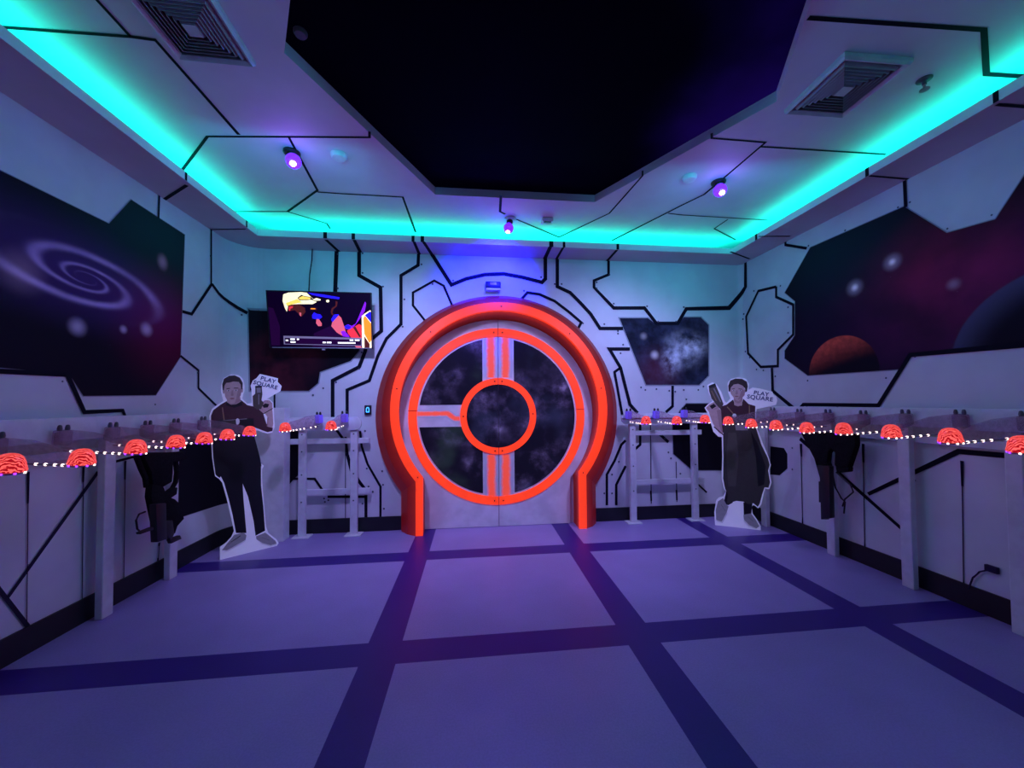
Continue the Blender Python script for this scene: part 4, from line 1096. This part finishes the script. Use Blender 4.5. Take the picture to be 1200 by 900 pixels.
def cutout(cut, outline, groups, text, label):
    base = (cut.p0+cut.p1)/2
    root = empty('cardboard_cutout', base, label, 'cutout', 'cardboard cutouts of people')
    b = bmesh.new(); vs = [b.verts.new(cut.pt(*p, 0.0)) for p in outline]; f = b.faces.new(vs)
    g = bmesh.ops.extrude_face_region(b, geom=[f])
    for e in g['geom']:
        if isinstance(e, bmesh.types.BMVert): e.co -= cut.n*0.008
    bmesh.ops.triangulate(b, faces=[f for f in b.faces if len(f.verts) > 4]); bmesh.ops.recalc_face_normals(b, faces=b.faces)
    mb = MB(); mb.bm(b); part(mb, 'backing_board', M_card, root)
    lay = 0.0006
    for nm, polys in groups:
        mb = MB(); names = sorted({m_ for m_, _ in polys}); 
        for m_, poly in polys:
            lay += 0.00007
            bb = bmesh.new(); ff = bb.faces.new([bb.verts.new(cut.pt(x, y, lay)) for x, y in poly])
            bb.normal_update()
            if ff.normal.dot(cut.n) < 0: bmesh.ops.reverse_faces(bb, faces=[ff])
            bmesh.ops.triangulate(bb, faces=bb.faces[:]); mb.bm(bb, names.index(m_))
        part(mb, nm, [PC[n] for n in names], root)
    # lettering
    for body, X_, Y_, h, ang in text:
        cu = bpy.data.curves.new('lettering', 'FONT'); cu.body = body; cu.offset = 0.0
        o = bpy.data.objects.new('lettering', cu)
        p0 = cut.pt(X_, Y_, lay+0.001); p1 = cut.pt(X_, Y_-h, lay+0.001); cu.size = (p1-p0).length/0.70; cu.offset = cu.size*0.022; cu.space_character = 1.08
        cu.materials.append(PC['navy'])
        tv = cut.t if cut.t.dot(rt) > 0 else -cut.t
        R = Matrix((tv, Vector((0, 0, 1)), cut.n)).transposed() @ Matrix.Rotation(math.radians(ang), 3, 'Z')
        tmp = R.to_4x4(); tmp.translation = p0
        C.objects.link(o); bpy.context.view_layer.update()
        me = bpy.data.meshes.new_from_object(o.evaluated_get(bpy.context.evaluated_depsgraph_get()))
        bpy.data.objects.remove(o)
        me.transform(tmp); me.transform(Matrix.Translation(-base))
        oo = bpy.data.objects.new('lettering', me); C.objects.link(oo); oo.parent = root
        if not me.materials: me.materials.append(PC['navy'])
    return root
def ell(cx, cy, rx, ry, n=14, a=0):
    a = math.radians(a)
    return [(cx+rx*math.cos(t)*math.cos(a)-ry*math.sin(t)*math.sin(a), cy+rx*math.cos(t)*math.sin(a)+ry*math.sin(t)*math.cos(a)) for t in [2*math.pi*i/n for i in range(n)]]
def bar(x0, y0, x1, y1, w):
    d = Vector((x1-x0, y1-y0)).normalized(); n = Vector((-d.y, d.x))*w/2
    return [(x0+n.x, y0+n.y), (x1+n.x, y1+n.y), (x1-n.x, y1-n.y), (x0-n.x, y0-n.y)]

# --- the man in black (close view [220,430] at 3.752)
cm = Cut((258, 656.5), (324, 640), lambda x, y: (220+x/3.752, 430+y/3.752))
# fine head details come from the closer view [235,430] at 7.5: converted here
def hq(x, y): return ((235+x/7.5-220)*3.752, (y/7.5)*3.752)
def H_(pts): return [hq(*p) for p in pts]
out_m = [(142, 852), (142, 793), (170, 772), (192, 748), (204, 722), (188, 650), (172, 580), (152, 510), (140, 494), (121, 481), (116, 455), (108, 400), (104, 330), (98, 265), (96, 215), (106, 185), (135, 163), (158, 150),
         (152, 128), (147, 108), (147, 80), (158, 50), (190, 33), (225, 36), (243, 54), (250, 85), (249, 105), (244, 120), (240, 140), (262, 162), (283, 158), (281, 120), (281, 100), (277, 82), (287, 60), (303, 49), (318, 31), (348, 38), (397, 50), (396, 66), (413, 84), (408, 106), (345, 142),
         (358, 141), (376, 158), (379, 200), (382, 265), (372, 288), (352, 293), (330, 288), (308, 278), (290, 288), (296, 320), (312, 378), (322, 425), (335, 434), (327, 450), (327, 500), (335, 600), (344, 700), (354, 730), (390, 758), (400, 774), (392, 788)]
man = [
 ('trousers', [('black', [(140, 470), (322, 436), (322, 520), (332, 610), (340, 720), (298, 742), (290, 680), (265, 570), (241, 512), (245, 580), (258, 730), (212, 730), (197, 650), (180, 580), (160, 510)])]),
 ('shoe', [('shoe', [(150, 806), (170, 780), (205, 738), (245, 728), (258, 740), (254, 760), (215, 782), (172, 806)]), ('white', [(150, 812), (172, 806), (215, 782), (254, 760), (254, 766), (214, 790), (172, 812)]), ('black', bar(190, 770, 232, 742, 3)), ('gunlight', bar(178, 780, 225, 750, 3))]),
 ('shoe', [('shoe', [(300, 745), (340, 728), (350, 735), (385, 764), (391, 776), (365, 784), (330, 775), (302, 758)]), ('white', [(302, 758), (330, 775), (365, 784), (391, 776), (390, 781), (364, 790), (328, 781)]), ('gunlight', bar(325, 750, 360, 762, 3))]),
 ('clothing', [('maroon', [(172, 150), (190, 162), (212, 160), (235, 146), (262, 168), (300, 176), (330, 200), (346, 250), (374, 268), (372, 282), (350, 287), (310, 272), (288, 264), (288, 290), (300, 335), (318, 400), (322, 440), (140, 478), (122, 472), (112, 400), (108, 330), (102, 265), (102, 215), (112, 190), (145, 165)]),
              ('black', [(172, 150), (190, 164), (212, 162), (236, 146), (240, 168), (205, 180), (168, 168)]),
              ('black', [(140, 232), (290, 226), (292, 300), (318, 400), (324, 436), (200, 480), (138, 482), (128, 440), (110, 330), (116, 290)]), ('black', [(106, 290), (125, 300), (150, 470), (140, 488), (124, 476), (112, 400)]),
              ('tan', bar(152, 178, 160, 234, 5)), ('gunlight', bar(152, 236, 260, 228, 3)), ('white', ell(219, 240, 9, 14)), ('apron', H_([(190, 470), (310, 470), (320, 560), (180, 560)]))]),
 ('arm', [('skin', [(348, 262), (350, 220), (340, 205), (328, 186), (340, 172), (368, 172), (373, 195), (376, 250), (372, 268)]), ('skin_shade', bar(352, 222, 350, 262, 5)),
          ('skin', [(314, 176), (322, 158), (340, 146), (358, 146), (372, 160), (372, 180), (355, 204), (336, 206), (320, 194)]), ('black', [(328, 170), (340, 160), (358, 164), (352, 178), (334, 180)]),
          ('skin_shade', bar(318, 172, 330, 190, 3)), ('skin_shade', bar(360, 150, 366, 164, 2.4)), ('skin_shade', bar(348, 147, 354, 158, 2.4)), ('black', bar(332, 206, 374, 182, 3.4))]),
 ('held_gun', [('gun', [(297, 86), (325, 84), (328, 120), (324, 146), (334, 158), (322, 186), (304, 188), (287, 172), (285, 128), (296, 118)]), ('gunlight', [(302, 92), (320, 90), (322, 112), (304, 114)]), ('black', [(296, 84), (326, 82), (326, 90), (296, 92)]), ('gunlight', bar(312, 120, 312, 165, 4))]),
 ('head', [('skin', [(175, 132), (230, 130), (234, 152), (212, 164), (190, 166), (171, 154)]), ('skin_shade', [(178, 140), (205, 154), (228, 138), (232, 150), (210, 163), (192, 164), (174, 152)]),
           ('skin', H_([(205, 180), (215, 135), (260, 120), (320, 122), (355, 150), (362, 205), (352, 250), (330, 290), (300, 318), (270, 322), (240, 305), (215, 260)])), ('skin', H_(ell(203, 215, 9, 22))), ('skin', H_(ell(365, 205, 8, 22))),
           ('skin_shade', H_([(330, 190), (360, 190), (352, 250), (330, 290), (300, 318), (315, 270)])),
           ('hair', H_([(195, 205), (190, 150), (205, 105), (250, 78), (300, 74), (345, 95), (370, 140), (368, 200), (356, 190), (352, 155), (335, 132), (290, 128), (250, 138), (225, 140), (210, 165), (205, 205)])),
           ('hair', H_(bar(228, 192, 258, 188, 7))), ('hair', H_(bar(292, 186, 332, 186, 7))), ('white', H_(ell(245, 208, 13, 6))), ('white', H_(ell(312, 206, 13, 6))), ('eye', H_(ell(246, 208, 6, 6))), ('eye', H_(ell(311, 206, 6, 6))),
           ('skin_shade', H_([(276, 205), (284, 205), (290, 246), (278, 254), (264, 248)])), ('eye', H_(ell(270, 250, 3, 2))), ('eye', H_(ell(285, 249, 3, 2))), ('lips', H_(ell(278, 278, 20, 6))), ('eye', H_(bar(260, 278, 296, 277, 2)))]),
]
cutout(cm, out_m, man, [('PLAY', *hq(522, 112), 17.5, -15), ('SQUARE', *hq(458, 148), 17.0, -14)], 'cardboard cutout of a man in black raising a toy gun beside the white column')

# --- the woman in the long apron (close view [690,430] at 4.284)
cw = Cut((838, 615.5), (891, 621.5), lambda x, y: (690+x/4.284, 430+y/4.284))
def wq(x, y): return ((815+x/7.5-690)*4.284, (y/7.5)*4.284)
def W_(pts): return [wq(*p) for p in pts]
out_w = [(634, 797), (630, 730), (640, 670), (655, 655), (675, 650), (690, 625), (678, 610), (667, 560), (670, 450), (668, 352), (650, 350), (625, 325), (612, 280), (596, 232), (581, 205), (600, 186), (622, 172), (602, 130), (594, 92), (620, 77), (640, 85), (665, 125), (682, 172), (692, 180), (712, 158), (700, 130), (697, 80), (714, 60),
         (750, 52), (790, 60), (804, 88), (800, 116), (822, 104), (855, 108), (922, 124), (926, 140), (940, 148), (946, 168), (940, 190), (842, 212), (838, 262), (847, 310), (872, 380), (902, 450), (914, 492), (906, 520), (917, 580), (906, 614), (885, 610), (877, 640), (866, 692), (850, 710), (828, 692), (818, 702), (822, 735), (846, 768), (863, 800), (863, 823)]
woman = [
 ('leg', [('black', [(692, 612), (728, 640), (722, 682), (700, 694), (688, 690), (676, 684), (684, 650)])]), ('leg', [('black', [(776, 680), (822, 680), (816, 738), (778, 742)])]),
 ('shoe', [('shoe', [(640, 768), (637, 720), (648, 675), (674, 658), (690, 690), (702, 700), (692, 730), (667, 776)]), ('gunlight', bar(664, 690, 684, 722, 4)), ('white', [(640, 768), (667, 776), (692, 730), (698, 734), (672, 784), (645, 778)])]),
 ('shoe', [('shoe', [(776, 742), (814, 735), (836, 765), (857, 800), (842, 810), (806, 795), (778, 765)]), ('gunlight', bar(800, 752, 826, 776, 4)), ('white', [(778, 765), (806, 795), (842, 810), (842, 815), (802, 802), (776, 774)])]),
 ('clothing', [('maroon', [(690, 190), (724, 164), (732, 192), (768, 194), (776, 160), (802, 186), (836, 196), (834, 262), (690, 262), (676, 330), (668, 330), (664, 230), (660, 200)]), ('black', bar(724, 166, 732, 196, 3)), ('black', bar(776, 162, 768, 196, 3)), ('tan', bar(806, 192, 806, 240, 5)), ('tan', bar(694, 200, 730, 240, 5)),
              ('apron', [(690, 238), (834, 238), (840, 310), (866, 390), (898, 455), (908, 492), (900, 520), (910, 580), (902, 606), (882, 604), (870, 640), (858, 686), (848, 702), (826, 684), (800, 688), (776, 676), (740, 672), (720, 678), (692, 690), (698, 640), (684, 610), (674, 560), (676, 450), (674, 345)]),
              ('apron_fold', [(700, 330), (740, 330), (752, 460), (738, 600), (700, 600), (690, 450)]), ('black', [(812, 320), (850, 390), (888, 500), (880, 590), (850, 600), (838, 450)]), ('apron_fold', bar(760, 430, 800, 426, 2)),
              ('white', ell(731, 244, 10, 10)), ('gunlight', [(734, 290), (796, 290), (800, 318), (738, 318)])]),
 ('arm', [('skin', [(600, 212), (640, 202), (664, 216), (668, 290), (674, 340), (652, 330), (622, 282), (606, 238)]), ('skin_shade', [(640, 206), (664, 216), (668, 290), (674, 338), (656, 300)]), ('maroon', bar(628, 300, 676, 342, 5)),
          ('skin', [(588, 206), (604, 188), (628, 176), (656, 190), (654, 214), (614, 228), (600, 222)]), ('black', [(606, 196), (628, 184), (640, 198), (618, 212)]), ('skin_shade', bar(634, 186, 646, 206, 2.5)), ('skin_shade', bar(622, 214, 646, 206, 2.5)), ('skin_shade', bar(596, 200, 606, 214, 2.5))]),
 ('held_gun', [('gun', [(602, 96), (634, 84), (654, 130), (676, 186), (662, 214), (644, 194), (616, 158), (604, 122)]), ('black', [(602, 94), (634, 82), (640, 96), (606, 108)]), ('gunlight', bar(628, 108, 662, 176, 6)), ('tan', bar(616, 120, 640, 170, 4))]),
 ('head', [('skin', [(726, 150), (772, 150), (770, 190), (750, 198), (730, 192)]), ('skin_shade', [(728, 158), (750, 174), (772, 152), (770, 172), (752, 184), (730, 176)]),
           ('skin', W_([(302, 200), (320, 155), (370, 145), (420, 165), (438, 205), (430, 250), (400, 280), (370, 290), (340, 275), (312, 240)])), ('skin_shade', W_([(405, 200), (436, 205), (430, 250), (400, 280), (372, 288), (390, 250)])),
           ('hair', W_([(292, 215), (288, 165), (305, 120), (350, 102), (410, 105), (452, 130), (460, 170), (452, 215), (438, 225), (436, 190), (415, 165), (375, 148), (335, 155), (312, 180), (302, 220)])),
           ('hair', W_(bar(318, 195, 346, 190, 5))), ('hair', W_(bar(378, 192, 412, 196, 5))), ('white', W_(ell(335, 207, 11, 5))), ('white', W_(ell(394, 207, 11, 5))), ('eye', W_(ell(336, 207, 5, 5))), ('eye', W_(ell(393, 207, 5, 5))),
           ('skin_shade', W_([(360, 205), (368, 205), (374, 236), (362, 243), (350, 237)])), ('lips', W_(ell(362, 258, 17, 5))), ('eye', W_(bar(347, 258, 377, 258, 1.6)))]),
]
cutout(cw, out_w, woman, [('PLAY', *wq(508, 240), 19, -10), ('SQUARE', *wq(450, 275), 19.5, -9)], 'cardboard cutout of a woman in a long dark apron holding a toy gun')

# ------------------------------------------------------------------ cable and socket low on the right wall
p = on_x(1161, 667, B-0.02); rt_ = empty('wall_socket', Vector((B-0.001, p.y, p.z)), 'dark socket with a drooping cable low on the planets wall', 'socket')
mb = MB(); mb.box((B-0.012, p.y, p.z), (0.022, 0.06, 0.04), 0, None, 0.004); part(mb, "face_plate", M_line_soft, rt_)
mb = MB(); mb.tube([on_x(x, y, B-0.015) for x, y in ((1158, 668), (1148, 670), (1140, 677), (1135, 690))], 0.005, 0, 6); part(mb, 'cable', M_line_soft, rt_, smooth=True)

# ------------------------------------------------------------------ light
def area(name, loc, sx, sy, energy, col, rot):
    L = bpy.data.lights.new(name, 'AREA'); L.shape = 'RECTANGLE'; L.size = sx; L.size_y = sy; L.energy = energy; L.color = col
    o = bpy.data.objects.new(name, L); C.objects.link(o); o.location = loc; o.rotation_euler = rot; return o
TEAL = (0.0, 1.0, 0.62)
zl2 = ZS+0.035
E_ = 3.2            # watts per metre of strip
CW, CT = 0.16, 0.30
area('cove_strip_light', ((XR-XL)/2, YC+0.03+CW/2, zl2), XL+XR, CW, E_*(XL+XR), TEAL, (math.pi+CT, 0, 0))
area('cove_strip_light', (-XL-0.03-CW/2, (YN+YC)/2, zl2), CW, YC-YN, E_*(YC-YN), TEAL, (math.pi, CT, 0))
area('cove_strip_light', (XR+0.03+CW/2, (YN+YC)/2, zl2), CW, YC-YN, E_*(YC-YN), TEAL, (math.pi, -CT, 0))
# added turquoise fill lights without fittings, tinting the upper walls
for loc, rot, sx, e in (((-1.2, 2.3, 2.86), (math.radians(84), 0, math.radians(8)), 1.1, 3.0), ((1.9, 2.3, 2.86), (math.radians(84), 0, math.radians(-8)), 1.1, 3.0), ((-0.5, 2.0, 2.86), (math.radians(84), 0, math.pi/2), 2.4, 1.2), ((1.3, 2.0, 2.86), (math.radians(84), 0, -math.pi/2), 2.4, 1.2)):
    o = area('turquoise_fill_added', loc, sx, 0.1, e, (0.03, 0.62, 0.95), rot); o.data.spread = math.radians(100)
# violet spotlight of the middle lamp washing the wall over the door
def spot(loc, target, energy, col, ang, blend, size=0.03):
    L = bpy.data.lights.new('violet_spot', 'SPOT'); L.energy = energy; L.color = col; L.spot_size = math.radians(ang); L.spot_blend = blend; L.shadow_soft_size = size
    o = bpy.data.objects.new('violet_spot', L); C.objects.link(o); o.location = loc
    o.rotation_euler = (Vector(target)-Vector(loc)).to_track_quat('-Z', 'Y').to_euler(); return o
spot(pm+Vector((-0.04, -0.12, -0.25)), on_y(578, 334, D), 330, (0.004, 0.006, 1.0), 92, 1.0)
for x, tx in ((-0.85, -0.75), (1.75, 1.65)):  # two added violet fill spots, no fittings, brightening the lower end wall
    spot((x, 2.5, 2.80), (tx*0.9, D, 0.85), 130, (0.40, 0.35, 1.0), 105, 1.0, 0.10)
# added violet fill discs under the ceiling, no fixture at either spot
for x, y, e in ((0.4, 0.5, 1.6), (0.4, 2.75, 15)):
    L = bpy.data.lights.new('violet_fill_added', 'AREA'); L.shape = 'DISK'; L.size = 0.9; L.energy = e; L.color = (0.36, 0.29, 1.0)
    o = bpy.data.objects.new('violet_fill_added', L); C.objects.link(o); o.location = (x, y, ZT-0.03); o.rotation_euler = (0, 0, 0)
w = bpy.data.worlds.new('world'); scn.world = w; w.use_nodes = True
w.node_tree.nodes['Background'].inputs[0].default_value = (0.10, 0.06, 0.25, 1); w.node_tree.nodes['Background'].inputs[1].default_value = 0.1
